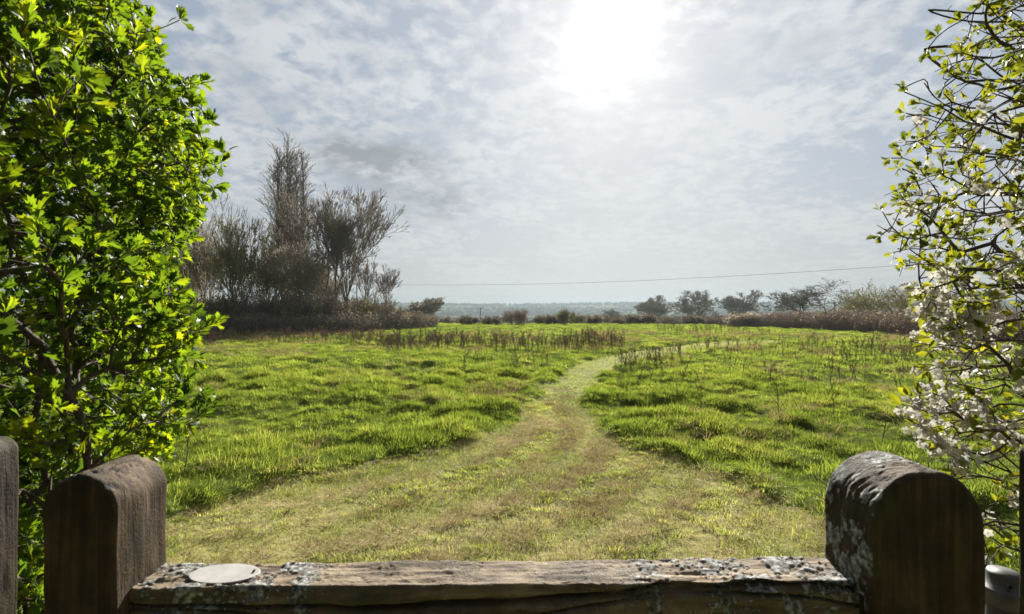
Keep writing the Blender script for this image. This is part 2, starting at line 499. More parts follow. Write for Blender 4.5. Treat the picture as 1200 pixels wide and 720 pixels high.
def scatter(name, pts, rot, scl, coll, ncoll, label, cat='grass'):
    """one object whose points each carry a clump"""
    me = bpy.data.meshes.new(name)
    me.vertices.add(len(pts)); me.vertices.foreach_set('co', pts.astype(np.float32).ravel())
    a = me.attributes.new('rot', 'FLOAT_VECTOR', 'POINT'); a.data.foreach_set('vector', rot.astype(np.float32).ravel())
    a = me.attributes.new('scl', 'FLOAT_VECTOR', 'POINT'); a.data.foreach_set('vector', scl.astype(np.float32).ravel())
    a = me.attributes.new('pick', 'INT', 'POINT'); a.data.foreach_set('value', RNG.integers(0, ncoll, len(pts)).astype(np.int32))
    o = link(name, me)
    ng = bpy.data.node_groups.new(name, 'GeometryNodeTree')
    ng.interface.new_socket('Geometry', in_out='INPUT', socket_type='NodeSocketGeometry')
    ng.interface.new_socket('Geometry', in_out='OUTPUT', socket_type='NodeSocketGeometry')
    gi = ng.nodes.new('NodeGroupInput'); go = ng.nodes.new('NodeGroupOutput')
    ci = ng.nodes.new('GeometryNodeCollectionInfo'); ci.inputs['Collection'].default_value = coll
    ci.inputs['Separate Children'].default_value = True; ci.inputs['Reset Children'].default_value = True
    ip = ng.nodes.new('GeometryNodeInstanceOnPoints')
    ip.inputs['Pick Instance'].default_value = True
    L = ng.links.new
    L(gi.outputs[0], ip.inputs['Points']); L(ci.outputs[0], ip.inputs['Instance'])
    for nm, typ, sock in (('rot', 'FLOAT_VECTOR', 'Rotation'), ('scl', 'FLOAT_VECTOR', 'Scale'), ('pick', 'INT', 'Instance Index')):
        na_ = ng.nodes.new('GeometryNodeInputNamedAttribute'); na_.data_type = typ; na_.inputs['Name'].default_value = nm
        L(na_.outputs[0], ip.inputs[sock])
    L(ip.outputs[0], go.inputs[0])
    md = o.modifiers.new('scatter', 'NODES'); md.node_group = ng
    tag(o, label, cat, kind='stuff')
    return o


def wedge(n, r0, r1, half=66, power=2.):
    r = (RNG.uniform(r0 ** power, r1 ** power, n)) ** (1 / power)
    a = math.pi / 2 + np.radians(RNG.uniform(-half, half, n))
    return r * np.cos(a), r * np.sin(a)


def slope_rot(x, y, tilt):
    e = .08
    h = ground_h(x, y)
    sx = (ground_h(x + e, y) - h) / e; sy = (ground_h(x, y + e) - h) / e
    # rotate about X by -sy.. so clumps lean down their tussock
    rx = np.clip(-np.arctan(-sy) * -.55, -.6, .6) + RNG.normal(0, tilt, len(x))
    ry = np.clip(np.arctan(-sx) * .55, -.6, .6) + RNG.normal(0, tilt, len(x))
    # order XYZ: spin first about Z is not wanted to alter lean, so keep it small through random clumps
    return h, np.stack([-np.clip(np.arctan(sy) * -.55, -.6, .6) * -1 * -1 + RNG.normal(0, tilt, len(x)), ry, RNG.uniform(0, TAU, len(x)) * 0], -1)


def rough_grass(name, x, y, coll, nc, s0, s1, label, bumpgain=1.6, tilt=.12):
    keep = (mown(x, y) < .35 + .6 * (RNG.uniform(0, 1, len(x)) < .3)) & (y > .95)
    x, y = x[keep], y[keep]
    h, rot = slope_rot(x, y, tilt)
    b = np.clip(bumps(x, y) / .19, 0, 1)
    s = RNG.uniform(s0, s1, len(x)) * (.55 + .85 * b) * (.6 + .9 * fbm(x / 1.1, y / 1.1, 90, 3))
    hgt = s * RNG.uniform(.8, 1.25, len(x))
    scatter(name, np.stack([x, y, h - .015], -1), rot, np.stack([s ** .5, s ** .5, hgt], -1), coll, nc, label)


cA = clump_set('meadow_clump', 8, M['grass'], lambda mb, r: blades(mb, 72, .11, .035, .105, .0036, .7, r))
cB = clump_set('mid_clump', 6, M['grass'], lambda mb, r: blades(mb, 84, .24, .04, .12, .0065, .7, r))
cC = clump_set('far_clump', 5, M['grass'], lambda mb, r: blades(mb, 76, .55, .06, .15, .018, .6, r))
cL = clump_set('lawn_clump', 6, M['lawn'], lambda mb, r: blades(mb, 46, .10, .020, .05, .0032, .8, r))
cLf = clump_set('lawn_far_clump', 4, M['lawn'], lambda mb, r: blades(mb, 50, .22, .025, .055, .007, .8, r))
cT = clump_set('clipping_clump', 6, M['thatch'], lambda mb, r: blades(mb, 34, .10, .03, .09, .0028, .5, r, flat=.80))

x, y = wedge(25000, 1.2, 13.5)
rough_grass('meadow_grass', x, y, cA, 8, .75, 1.3, 'long tussocky green meadow grass on both sides of the mown path')
x, y = wedge(18000, 12.5, 31)
rough_grass('middle_grass', x, y, cB, 6, .7, 1.2, 'green tussocky grass in the middle of the meadow', tilt=.15)
x, y = wedge(26000, 30, 78)
rough_grass('distant_grass', x, y, cC, 5, .6, 1.1, 'green grass at the far end of the meadow', tilt=.1)

# bleached dead tufts left among the green
cD = clump_set('dead_clump', 4, M['thatch'], lambda mb, r: blades(mb, 40, .10, .05, .16, .0036, 1.0, r))
x, y = wedge(9000, 2.5, 40)
kk = (fbm(x / 1.4, y / 1.4, 131, 4) > .565) & (mown(x, y) < .2)
x, y = x[kk], y[kk]
s = RNG.uniform(.7, 1.5, len(x)) * (1 + y / 30)
scatter('dead_grass', np.stack([x, y, ground_h(x, y) + .01], -1), np.stack([RNG.normal(0, .2, len(x)), RNG.normal(0, .2, len(x)), RNG.uniform(0, TAU, len(x))], -1),
        np.stack([s, s, s], -1), cD, 4, 'bleached straw coloured dead grass among the green tussocks', 'dead grass')

# short turf and dry clippings of the mown way
n = 13000
y = RNG.uniform(1.0, 9.5, n); a, b = path_edges(y)
x = a + (b - a) * RNG.uniform(-.02, 1.02, n)
keep = RNG.uniform(0, 1, n) < ((b - a) / 5.6) * (.35 + .9 * sstep(.35, .62, 1 - fbm(x * 1.1 + 4, y * .8, 55, 4)))
x, y = x[keep], y[keep]
s = RNG.uniform(.7, 1.35, len(x))
scatter('mown_turf', np.stack([x, y, ground_h(x, y) - .014], -1), np.stack([np.where(np.sin(np.hypot(x + 3.5, (y - 7.5) * 1.1) * TAU / 1.1) > 0, .24, -.18) + RNG.normal(0, .1, len(x)), RNG.normal(0, .1, len(x)), RNG.normal(0, .5, len(x))], -1),
        np.stack([s, s, s * RNG.uniform(.7, 1.4, len(x))], -1), cL, 6, 'short mown green turf between gate and meadow')
n = 3200
y = RNG.uniform(9, 28, n); a, b = path_edges(y); x = a + (b - a) * RNG.uniform(0, 1, n)
s = RNG.uniform(.7, 1.3, n)
scatter('path_turf', np.stack([x, y, ground_h(x, y) - .012], -1), np.stack([RNG.normal(0, .1, n), RNG.normal(0, .1, n), RNG.uniform(0, TAU, n)], -1),
        np.stack([s, s, s], -1), cLf, 4, 'short mown turf along the narrow curving path')
n = 16000
y = 1.0 + 10 * RNG.uniform(0, 1, n) ** 1.2; a, b = path_edges(y)
u = RNG.uniform(0, 1, n); x = a + (b - a) * u
# swathes follow the mower's arcs round the turn
swath = .5 + .5 * np.sin((np.hypot(x + 3.5, (y - 7.5) * 1.1) * TAU / .55) + 3 * fbm(x, y, 77, 2))
dens = sstep(.40, .62, fbm(x * 1.3, y * 1.1, 56, 4) * .62 + .38 * swath) * np.exp(-((u - .55) / .42) ** 2) * .75
keep = RNG.uniform(0, 1, n) < dens * ((b - a) / 5.6)
x, y = x[keep], y[keep]
s = RNG.uniform(.6, 1.3, len(x))
scatter('clippings', np.stack([x, y, ground_h(x, y) + .004], -1), np.stack([RNG.normal(0, .12, len(x)), RNG.normal(0, .12, len(x)), RNG.uniform(0, TAU, len(x))], -1),
        np.stack([s, s, s * RNG.uniform(.8, 2.4, len(x))], -1), cT, 6, 'dry brown grass clippings strewn over the mown turf', 'clippings')

# ------------------------------------------------------------------ gate
def post_part(name, x0, x1, y0, y1, ztop, zbot, mat, parent, round_top=True, seed=1, bev=.005, lichen_spots=()):
    """upright timber whose top is rounded across its width"""
    w = (x1 - x0) / 2; cx = (x0 + x1) / 2; cy = (y0 + y1) / 2; dep = (y1 - y0) / 2
    r = w if round_top else .02
    prof = []
    nz = 150
    for k in range(nz): prof.append((-w, zbot + (ztop - r - zbot) * k / nz))
    na_ = 60
    if round_top:
        for k in range(na_ + 1):
            t = math.pi - math.pi * k / na_
            prof.append((w * math.cos(t), ztop - r + r * .97 * math.sin(t)))
    else:
        for k in range(9):
            t = math.pi - math.pi / 2 * k / 8; prof.append((-w + r + r * math.cos(t), ztop - r + r * math.sin(t)))
        for k in range(9):
            t = math.pi / 2 - math.pi / 2 * k / 8; prof.append((w - r + r * math.cos(t), ztop - r + r * math.sin(t)))
    for k in range(1, nz + 1): prof.append((w, ztop - r + (zbot - ztop + r) * k / nz))
    prof = np.array(prof)
    c = np.array([0, ztop - r * 1.2])
    # rings from the back cap over the sides to the front cap: (shrink, depth)
    rings = [(.0, 1.), (.4, 1.), (.75, 1.), (.93, 1.), ('b', 1.)] + [('s', 1 - 2 * k / 44) for k in range(45)] + [('b', -1.), (.93, -1.), (.75, -1.), (.4, -1.), (.0, -1.)]
    rows = []
    nrm = np.gradient(prof, axis=0); nrm = np.stack([-nrm[:, 1], nrm[:, 0]], -1); nrm /= np.linalg.norm(nrm, axis=1, keepdims=True) + 1e-9
    inner = prof.copy(); inner[:, 0] *= (w - bev) / w; inner[:, 1] = np.where(prof[:, 1] > ztop - r, ztop - r + (prof[:, 1] - ztop + r) * (r - bev) / r, prof[:, 1])
    for s, dd in rings:
        yv = cy + dep * dd
        if s == 's':
            yv = cy + (dep - bev) * dd; pr = prof
        elif s == 'b':
            pr = inner
        else:
            pr = inner.copy(); pr[:, 0] = inner[:, 0] * s
            up = inner[:, 1] > ztop - r
            pr[:, 1] = np.where(up, ztop - r + (inner[:, 1] - ztop + r) * s, inner[:, 1])
        rows.append(np.stack([cx + pr[:, 0], np.full(len(pr), yv), pr[:, 1]], -1))
    V = np.stack(rows)
    # worn, slightly uneven surface
    sx, sy_, sz = V[..., 0] * 30, V[..., 1] * 30, V[..., 2] * 14
    V[..., 0] += (fbm(sz + sx * .3, sy_ + seed, seed, 3) - .5) * .005
    V[..., 1] += (fbm(sz, sx + seed, seed + 3, 3) - .5) * .003
    V[..., 2] += (fbm(sx + 3, sy_, seed + 6, 3) - .5) * .005 * (V[..., 2] > zbot + .01)
    a, b = V.shape[:2]
    lich = np.zeros((a, b))
    if lichen_spots:
        X, Y, Z = V[..., 0], V[..., 1], V[..., 2]
        face = sstep(.045, .0, X - x0) * (Y > y0 + .002)
        face = np.maximum(face, sstep(ztop - .03, ztop - .004, Z) * .62 * (Y > y0 + .004))
        face = face * (.5 + .5 * sstep(1.10, 1.22, Z))
        lich = crust_mask(Y + X * .6, Z - X * .8, 3) * face
        push = lich * .0022
        V[..., 0] -= push * sstep(.06, 0., X - x0); V[..., 2] += push * .6 * (Z > ztop - .05)
    # drying checks across the weathered top, running down the sides
    X, Y, Z = V[..., 0], V[..., 1], V[..., 2]
    side_ = np.abs(X - cx) / w
    r1 = 1 - np.abs(2 * fbm(X * 26 + Z * 9, Y * 9 + seed, seed + 31, 3) - 1)
    r2 = 1 - np.abs(2 * fbm(X * 50, Y * 34 + Z * 6 + seed, seed + 37, 3) - 1)
    chk = np.maximum(sstep(.955, .99, r1), .8 * sstep(.965, .99, r2)) * sstep(ztop - .17, ztop - .03, Z) * (np.abs(Y - cy) < dep - .001)
    chk = chk * (1 - .6 * sstep(.75, 1., side_))
    V[..., 2] -= chk * .003
    i = np.arange(a - 1)[:, None]; j = np.arange(b - 1)[None, :]
    q = np.stack([i * b + j, (i + 1) * b + j, (i + 1) * b + j + 1, i * b + j + 1], -1).reshape(-1, 4)
    mb = MB(); mb.add(V.reshape(-1, 3), quads=q)
    me = mb.mesh(name, mat)
    put_attr(me, 'check', chk.ravel())
    put_attr(me, 'lichen', lich.ravel())
    return link(name, me, parent)


def put_attr(me, nm, val):
    at_ = me.attributes.new(nm, 'FLOAT', 'POINT'); at_.data.foreach_set('value', val.astype(np.float32))


def crust_mask(u, v, sd):
    """ragged lichen colonies, coarse patches broken into small crumbs"""
    c = .66 * fbm(u * 34, v * 34, sd, 4) + .34 * fbm(u * 190, v * 190, sd + 9, 3)
    return sstep(.41, .53, c)


gate = empty('wooden_gate', (0, .74, 0))
tag(gate, 'old weathered wooden gate with round topped posts and lichen covered top rail', 'gate')
G = gate.location


def local(o):
    o.location = (-G.x, -G.y, -G.z)
    return o


st = local(post_part('stile', -.630, -.532, .688, .795, CAM_H - .2175, .10, M['post_wood'], gate, seed=2)); st['label'] = 'narrow brown round-topped gate stile with little lichen'
st = local(post_part('stile', .483, .635, .688, .795, CAM_H - .2120, .10, M['post_lichen'], gate, seed=9, lichen_spots=True))
st['label'] = 'wide round-topped gate stile crusted with white lichen on its side'

# top rail: a split, eroded timber
nx, npf = 620, 180
xs = np.linspace(-.533, .484, nx)
half_d, half_h = .036, .048
per = []
for k in range(npf):
    t = k / npf * 4
    e = t % 1
    side = int(t)
    per.append([(-1 + 2 * e, 1), (1, 1 - 2 * e), (1 - 2 * e, -1), (-1, -1 + 2 * e)][side])
per = np.array(per)
ln = np.maximum(np.abs(per[:, 0]), np.abs(per[:, 1]))
pr = per.copy()
rc = .10
for k in range(npf):   # round the arrises
    ax, az = abs(per[k, 0]), abs(per[k, 1])
    if ax > 1 - rc and az > 1 - rc:
        vx, vz = ax - (1 - rc), az - (1 - rc); l = math.hypot(vx, vz)
        pr[k] = (math.copysign(1 - rc + rc * vx / l, per[k, 0]), math.copysign(1 - rc + rc * vz / l, per[k, 1]))
V = np.zeros((nx, npf, 3))
tt = (xs + .533) / 1.017
V[..., 0] = xs[:, None]
V[..., 1] = .755 + pr[None, :, 0] * half_d
zc = (1.212 - half_h) + tt * .012
V[..., 2] = zc[:, None] + pr[None, :, 1] * half_h
X = V[..., 0]
wear = (fbm(X * 18, V[..., 1] * 60 + V[..., 2] * 60, 4, 4) - .5)
top = (pr[None, :, 1] > .8)
front = (pr[None, :, 0] < -.85)
V[..., 2] += np.where(top, wear * .006 + (fbm(X * 5, V[..., 1] * 90, 14, 3) - .5) * .004, 0)
V[..., 1] += np.where(front, -wear * .010, 0)
# long drying split down the front face
zcr = (zc - 0.0)[:, None] + .030 - .010 * np.sin(tt * 5.5)[:, None] + (vnoise(X[:, :1] * 14, X[:, :1] * 0, 8) - .5) * .008
wcr = (.0015 + .004 * np.exp(-((tt - .78) / .12) ** 2) + .003 * np.exp(-((tt - .45) / .18) ** 2))[:, None]
g = np.exp(-((V[..., 2] - zcr) / wcr) ** 2)
V[..., 1] += np.where(front, g * .022, 0)
zcr2 = zcr - .017 + .01 * np.sin(tt * 9 + 1)[:, None]
V[..., 1] += np.where(front, np.exp(-((V[..., 2] - zcr2) / .0016) ** 2) * .012, 0)
i = np.arange(nx - 1)[:, None]; j = np.arange(npf)[None, :]; j2 = (j + 1) % npf
q = np.stack([i * npf + j, i * npf + j2, (i + 1) * npf + j2, (i + 1) * npf + j], -1).reshape(-1, 4)
zone = np.maximum(sstep(-.27, -.36, X), .95 * sstep(.14, .30, X)) + .42 * sstep(.5, .62, fbm(X * 9, X * 0 + 2.2, 44, 2))
zone = np.clip(zone, 0, 1)
s_per = V[..., 1] - V[..., 2]
lich = crust_mask(X * .9, s_per, 51) * zone * np.where(top, 1., np.where(front & (V[..., 2] > zc[:, None] + .0), .9, .35))
V[..., 2] += np.where(top, lich * .003, 0); V[..., 1] -= np.where(front, lich * .0022, 0)
mb = MB(); mb.add(V.reshape(-1, 3), quads=q)
me = mb.mesh('top_rail', M['rail_wood']); put_attr(me, 'lichen', lich.ravel())
local(link('top_rail', me, gate))


def board(name, x0, x1, y0, y1, z0, z1, mat, parent):
    mb = MB()
    b = .004
    v = []
    for sx in (x0, x1):
        for sy in (y0, y1):
            for sz in (z0, z1):
                for ax in range(3):
                    pnt = [sx, sy, sz]
                    for q_ in range(3):
                        if q_ != ax:
                            lo = (x0, y0, z0)[q_]; pnt[q_] += b if pnt[q_] == lo else -b
                    v.append(pnt)
    import bmesh
    bm = bmesh.new()
    for p_ in v: bm.verts.new(p_)
    bmesh.ops.convex_hull(bm, input=bm.verts)
    me = bpy.data.meshes.new(name); bm.to_mesh(me); bm.free(); me.materials.append(mat)
    return link(name, me, parent)


local(board('lower_rail', -.533, .484, .725, .785, .16, .27, M['rail_wood'], gate))
local(board('middle_rail', -.533, .484, .725, .785, .66, .75, M['rail_wood'], gate))
for k in range(6):
    xb = -.46 + k * .155
    local(board('picket', xb, xb + .09, .789, .809, .12, 1.10, M['post_wood'], gate))

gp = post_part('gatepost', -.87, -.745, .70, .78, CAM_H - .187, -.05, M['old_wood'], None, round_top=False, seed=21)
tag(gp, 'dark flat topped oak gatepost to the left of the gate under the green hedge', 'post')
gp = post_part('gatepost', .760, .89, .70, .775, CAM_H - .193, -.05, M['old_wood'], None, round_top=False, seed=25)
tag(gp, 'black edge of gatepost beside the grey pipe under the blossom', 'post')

# white disc lying on the rail
mb = MB()
k = 40
a = np.arange(k) / k * TAU
cx_, cy_ = W(265, 675, .752)[0], .7525
tilt = .03
def ringv(s, z): return np.stack([cx_ + np.cos(a) * .0505 * s, cy_ + np.sin(a) * .0265 * s, np.full(k, z) + np.sin(a) * .0265 * s * tilt], -1)
zt = 1.2165
v = np.concatenate([ringv(1., zt), ringv(1.0, zt + .0016), ringv(.985, zt + .0022), ringv(.6, zt + .0023), [[cx_, cy_, zt + .0023]]])
q, t = [], []
for r in range(3):
    for x in range(k): q.append((r * k + x, r * k + (x + 1) % k, (r + 1) * k + (x + 1) % k, (r + 1) * k + x))
for x in range(k): t.append((3 * k + x, 3 * k + (x + 1) % k, 4 * k))
mb.add(v, tris=t, quads=q)
pq = link('plaque', mb.mesh('plaque', M['plaque'], False))
tag(pq, 'plain white oval disc lying on the lichen covered top rail', 'disc')
mb = MB(); tubes(mb, [(cx_ + .040, cy_ + .004, zt + .002)], [(cx_ + .0415, cy_ + .004, zt + .005)], .002, .0018, 8)
mb.add([[cx_ + .0415 + .002 * math.cos(i_), cy_ + .004 + .002 * math.sin(i_), zt + .005] for i_ in (0, 1.05, 2.1, 3.14, 4.2, 5.2)], tris=[(0, 1, 2), (0, 2, 3), (0, 3, 4), (0, 4, 5)])
link('nail', mb.mesh('nail', M['wire']), pq)

# grey capped pipe
def lathe(mb, prof, cx, cy, k=28, mat=0):
    a = np.arange(k) / k * TAU
    v = np.stack([np.stack([cx + r * np.cos(a), cy + r * np.sin(a), np.full(k, z)], -1) for r, z in prof])
    i = np.arange(len(prof) - 1)[:, None]; j = np.arange(k)[None, :]; j2 = (j + 1) % k
    mb.add(v.reshape(-1, 3), quads=np.stack([i * k + j, i * k + j2, (i + 1) * k + j2, (i + 1) * k + j], -1).reshape(-1, 4), mat=mat)


pipe = empty('metal_pipe', (.955, 1.0, 0))
tag(pipe, 'short grey capped metal pipe standing upright between wide gate stile and right gatepost', 'pipe')
mb = MB(); lathe(mb, [(.030, -.05), (.030, 1.052), (.0285, 1.055)], 0, 0); link('tube', mb.mesh('tube', M['pipe']), pipe)
mb = MB(); lathe(mb, [(.0335, 1.035), (.0345, 1.037), (.0345, 1.064), (.033, 1.067), (.0265, 1.068), (.0262, 1.092), (.024, 1.097), (.0, 1.098)], 0, 0)
link('cap', mb.mesh('cap', M['pipe']), pipe)
mb = MB(); tubes(mb, [(-.012, -.0205, 1.08)], [(-.014, -.0275, 1.08)], .004, .0035, 10); link('bolt', mb.mesh('bolt', M['wire']), pipe)

# ------------------------------------------------------------------ bushes at the gate
def lobed_leaf():
    """wedge-based leaf with pointed lobes, folded along the midrib"""
    out_ = [(.03, .0), (.09, .36), (.22, .56), (.30, .76), (.16, .70), (.21, .98), (.09, .89)]
    V = [(0, 0, 0), (0, .34, 0), (0, .62, 0), (0, .83, 0), (0, 1.05, 0)]
    for sgn in (1, -1):
        for x_, y_ in out_: V.append((sgn * x_, y_, .30 * abs(x_)))
    V = np.array(V, float)
    V[:, 2] -= .35 * (V[:, 1] - .35) ** 2
    T = []
    for b, fl in ((5, False), (12, True)):
        o = list(range(b, b + 7))
        for tri in ((0, o[0], o[1]), (0, o[1], 1), (1, o[1], o[2]), (1, o[2], o[4]), (o[2], o[3], o[4]), (1, o[4], 2), (2, o[4], o[6]), (o[4], o[5], o[6]), (2, o[6], 3), (3, o[6], 4)):
            T.append(tri[::-1] if fl else tri)
    return V, np.array(T)


def oval_leaf():
    ys = np.array([0, .2, .5, .8, 1.]); ws = np.array([0, .17, .24, .15, 0])
    V = [(0, y_, 0) for y_ in ys]
    for sgn in (1, -1):
        for y_, w_ in zip(ys[1:4], ws[1:4]): V.append((sgn * w_, y_, .3 * w_))
    V = np.array(V, float); V[:, 2] -= .25 * (V[:, 1] - .3) ** 2
    T = []
    for b, fl in ((5, 0), (8, 1)):
        a_, c_, d_ = b, b + 1, b + 2
        for tri in ((0, a_, 1), (1, a_, c_), (1, c_, 2), (2, c_, d_), (2, d_, 3), (3, d_, 4)):
            T.append(tri[::-1] if fl else tri)
    return V, np.array(T)


def flower():
    V, T = [], []
    for k in range(5):
        a = k / 5 * TAU
        c, s = math.cos(a), math.sin(a)
        pts = [(.06, -.03, 0), (.06, .03, 0), (.28, -.22, .10), (.28, .22, .10), (.50, -.16, .17), (.50, .16, .17), (.56, 0, .16), (.3, 0, .05)]
        b = len(V)
        V += [(x_ * c - y_ * s, z_, x_ * s + y_ * c) for x_, y_, z_ in pts]
        T += [(b, b + 7, b + 1), (b, b + 2, b + 7), (b + 1, b + 7, b + 3), (b + 2, b + 4, b + 7), (b + 3, b + 7, b + 5), (b + 4, b + 6, b + 7), (b + 5, b + 7, b + 6)]
    return np.array(V, float), np.array(T)


def attach(targets, roots, rng, step=.05, wig=.35, up=0., depth_pen=.15):
    """grow twigs from root lines to every target, nearest first"""
    pos, par, dep = [], [], []
    for line in roots:
        prev = -1
        for a, b in zip(line[:-1], line[1:]):
            a, b = np.array(a, float), np.array(b, float)
            n_ = max(1, int(np.linalg.norm(b - a) / step))
            for k in range(n_):
                t = k / n_
                pos.append(a + (b - a) * t + rng.normal(0, .006, 3)); par.append(prev)
                dep.append(0.); prev = len(pos) - 1
    cap = len(pos) + len(targets) * 14 + 10
    Pn = np.zeros((cap, 3)); Pn[:len(pos)] = pos
    Pa = np.full(cap, -1); Pa[:len(pos)] = par
    Dp = np.zeros(cap); n = len(pos); n_root = n
    d0 = np.array([np.min(np.linalg.norm(Pn[:n] - t, axis=1)) for t in targets])
    tips = np.zeros(len(targets), int); tdir = np.zeros((len(targets), 3))
    for ti in np.argsort(d0):
        t = targets[ti]
        dv = Pn[:n] - t
        dist_ = np.sqrt((dv * dv).sum(1))
        # prefer parents that lie below / inside so twigs run outwards
        cost = dist_ + depth_pen * Dp[:n] + up * np.maximum(0, dv[:, 2])
        b = int(np.argmin(cost))
        L = dist_[b]
        m_ = int(min(12, max(1, round(L / step))))
        prev = b; p0 = Pn[b].copy()
        side = rng.normal(0, 1, 3) * wig * L * .25
        for k in range(1, m_ + 1):
            f_ = k / m_
            q_ = p0 + (t - p0) * f_ + side * math.sin(math.pi * f_) + (rng.normal(0, .10, 3) * L / m_ if k < m_ else 0)
            Pn[n] = q_; Pa[n] = prev; Dp[n] = Dp[prev] + L / m_; prev = n; n += 1
        tips[ti] = prev
        tdir[ti] = unit((Pn[prev] - Pn[Pa[prev]])[None])[0]
    Pn, Pa = Pn[:n], Pa[:n]
    nch = np.bincount(Pa[Pa >= 0], minlength=n)
    child = np.full(n, -1); ok_ = Pa >= 0; child[Pa[ok_]] = np.nonzero(ok_)[0]
    mid_ = np.nonzero((Pa >= 0) & (nch >= 1))[0]
    for _ in range(3):      # ease the kinks
        Q = Pn.copy()
        Q[mid_] = .5 * Pn[mid_] + .25 * (Pn[Pa[mid_]] + Pn[child[mid_]])
        Pn = Q
    rad_ = np.zeros(n); e = 2.3
    acc = np.zeros(n)
    nchild = np.bincount(Pa[Pa >= 0], minlength=n)
    r_tip = .0011
    for k in range(n - 1, -1, -1):
        rr = max(acc[k], r_tip ** e)
        rad_[k] = rr ** (1 / e)
        if Pa[k] >= 0: acc[Pa[k]] += rr
    return Pn, Pa, rad_, tips, tdir, n_root


def bush_branches(mb, Pn, Pa, rad_, rmax):
    k = np.nonzero(Pa >= 0)[0]
    r = np.minimum(rad_, rmax)
    thick = r[k] > .0035
    for sel, sides in ((thick, 7), (~thick, 4)):
        kk = k[sel]
        tubes(mb, Pn[Pa[kk]], Pn[kk], r[Pa[kk]] * .5 + r[kk] * .5, r[kk], sides, ext=.6)


def clear_zone(p):
    """False inside the timber and in the gateway itself"""
    x, y, z = p[:, 0], p[:, 1], p[:, 2]
    bad = (x > -.89) & (x < -.5) & (y < .83) & (z < 1.45)
    bad |= (x > -.66) & (x < .70) & (y < .87) & (z < 1.44)
    bad |= (x > .66) & (x < .93) & (y < .83) & (z < 1.44)
    bad |= (np.abs(x - .955) < .06) & (np.abs(y - 1.0) < .06) & (z < 1.13)
    bad |= (y < .5)
    return ~bad


def leaf_rosettes(mb, pos, dirs, rng, tmpl, per, smin, smax, spread=.9, mat=0):
    n = len(pos)
    for _ in range(per):
        d = unit(dirs + rng.normal(0, spread * .6, (n, 3)) + np.array([0, -.05, .25]))
        keep = rng.uniform(0, 1, n) < .88
        s = rng.uniform(smin, smax, n)
        stamp(mb, tmpl[0], tmpl[1], (pos + d * .004)[keep], frames(d, rng.uniform(0, TAU, n))[keep], s[keep], mat)


# ---- left: hawthorn just breaking into leaf
rb = np.random.default_rng(5)
prof_h = np.array([0, .6, 1.0, 1.22, 1.375, 1.56, 1.68, 1.83, 1.98, 2.18, 2.37, 2.8])
prof_x = np.array([-.98, -.95, -.92, -.855, -.80, -.775, -.80, -.795, -.72, -.80, -.93, -1.15])


def hedge_edge(y, h):
    xe = np.interp(h, prof_h, prof_x)
    xe = xe - .75 * np.maximum(0, y - 1.28) ** 1.1 - .0 * y
    return xe + .10 * (fbm(h * 5, y * 5, 33, 3) - .5)


def sample_left(n, inner):
    out_ = []
    while len(out_) < n:
        p = np.stack([rb.uniform(-2.0, -.6, 4000), rb.uniform(.56, 2.2, 4000), rb.uniform(.25, 2.75, 4000)], -1)
        xe = hedge_edge(p[:, 1], p[:, 2])
        d = xe - p[:, 0]
        if inner: k = (d > .12) & (d < 1.0) & ((p[:, 2] < 1.85) | (rb.uniform(0, 1, 4000) < .3))
        else:
            k = (d > 0) & (rb.uniform(0, 1, 4000) < np.exp(-d / .33))
            # sprays: leaves gather into bunches with dark gaps between
            cl_ = fbm(p[:, 0] * 8 + p[:, 1] * 4, p[:, 2] * 8 + p[:, 1] * 6, 71, 2)
            k &= (cl_ > .49) | (rb.uniform(0, 1, 4000) < .15)
        # trimmed face towards the lane and the field
        k &= (p[:, 1] < 2.15) & clear_zone(p)
        if not inner:   # the shaded lower face is bare and twiggy
            hollow = (d > .10) & (p[:, 2] > 1.10) & (p[:, 2] < 1.84) & (p[:, 1] < 1.5)
            k &= ~hollow | (rb.uniform(0, 1, 4000) < .24)
        k &= ~((p[:, 0] > -.70) & (p[:, 1] < .62))
        out_ += list(p[k])
    return np.array(out_[:n])


def sample_back(n):
    # the field side of the hedge is thick and keeps the inside dark
    p = np.stack([rb.uniform(-2.3, -.8, n * 8), rb.uniform(1.45, 2.25, n * 8), rb.uniform(.2, 2.6, n * 8)], -1)
    d = hedge_edge(p[:, 1], p[:, 2]) - p[:, 0]
    return p[(d > .06) & (d < 1.3)][:n]


tl = np.concatenate([sample_left(6800, False), sample_back(3200), sample_left(2300, True)])
n_leafy = 6800 + 3200
extra = np.array([W(208, 22, 1.22), W(226, 150, 1.25), W(232, 95, 1.25), W(262, 180, 1.28), W(270, 195, 1.28), W(250, 205, 1.3), W(240, 385, 1.3), W(250, 378, 1.3), W(246, 475, 1.3), W(235, 462, 1.3), W(238, 490, 1.3), W(215, 510, 1.28)])
tl = np.concatenate([extra, tl]); n_leafy += len(extra)
roots = [[(-.95, 1.05, -.02), (-.95, 1.05, 1.15), (-.91, 1.05, 1.23), (-.845, 1.05, 1.30), (-.89, 1.06, 1.41), (-.985, 1.07, 1.50), (-1.1, 1.12, 1.62)]]
for bx, by in ((-1.5, 1.15), (-1.3, 1.5), (-1.4, 1.8), (-1.6, 1.35), (-1.75, 1.6), (-1.32, 1.38)):
    roots.append([(bx, by, -.02), (bx + rb.normal(0, .06), by + rb.normal(0, .05), .5), (bx + rb.normal(-.02, .06), by + rb.normal(0, .06), 1.1), (bx + rb.normal(-.02, .06), by + rb.normal(0, .06), 1.7), (bx + rb.normal(-.06, .06), by + rb.normal(0, .08), 2.3)])
Pn, Pa, rad_, tips, tdir, nroot = attach(tl, roots, rb, .05, .35, .35)
ok = clear_zone(Pn)
hb = empty('hawthorn_bush', (-1.1, 1.15, 0))
tag(hb, 'dense bright green hawthorn bush left of the gate with dark twiggy inside', 'bush')
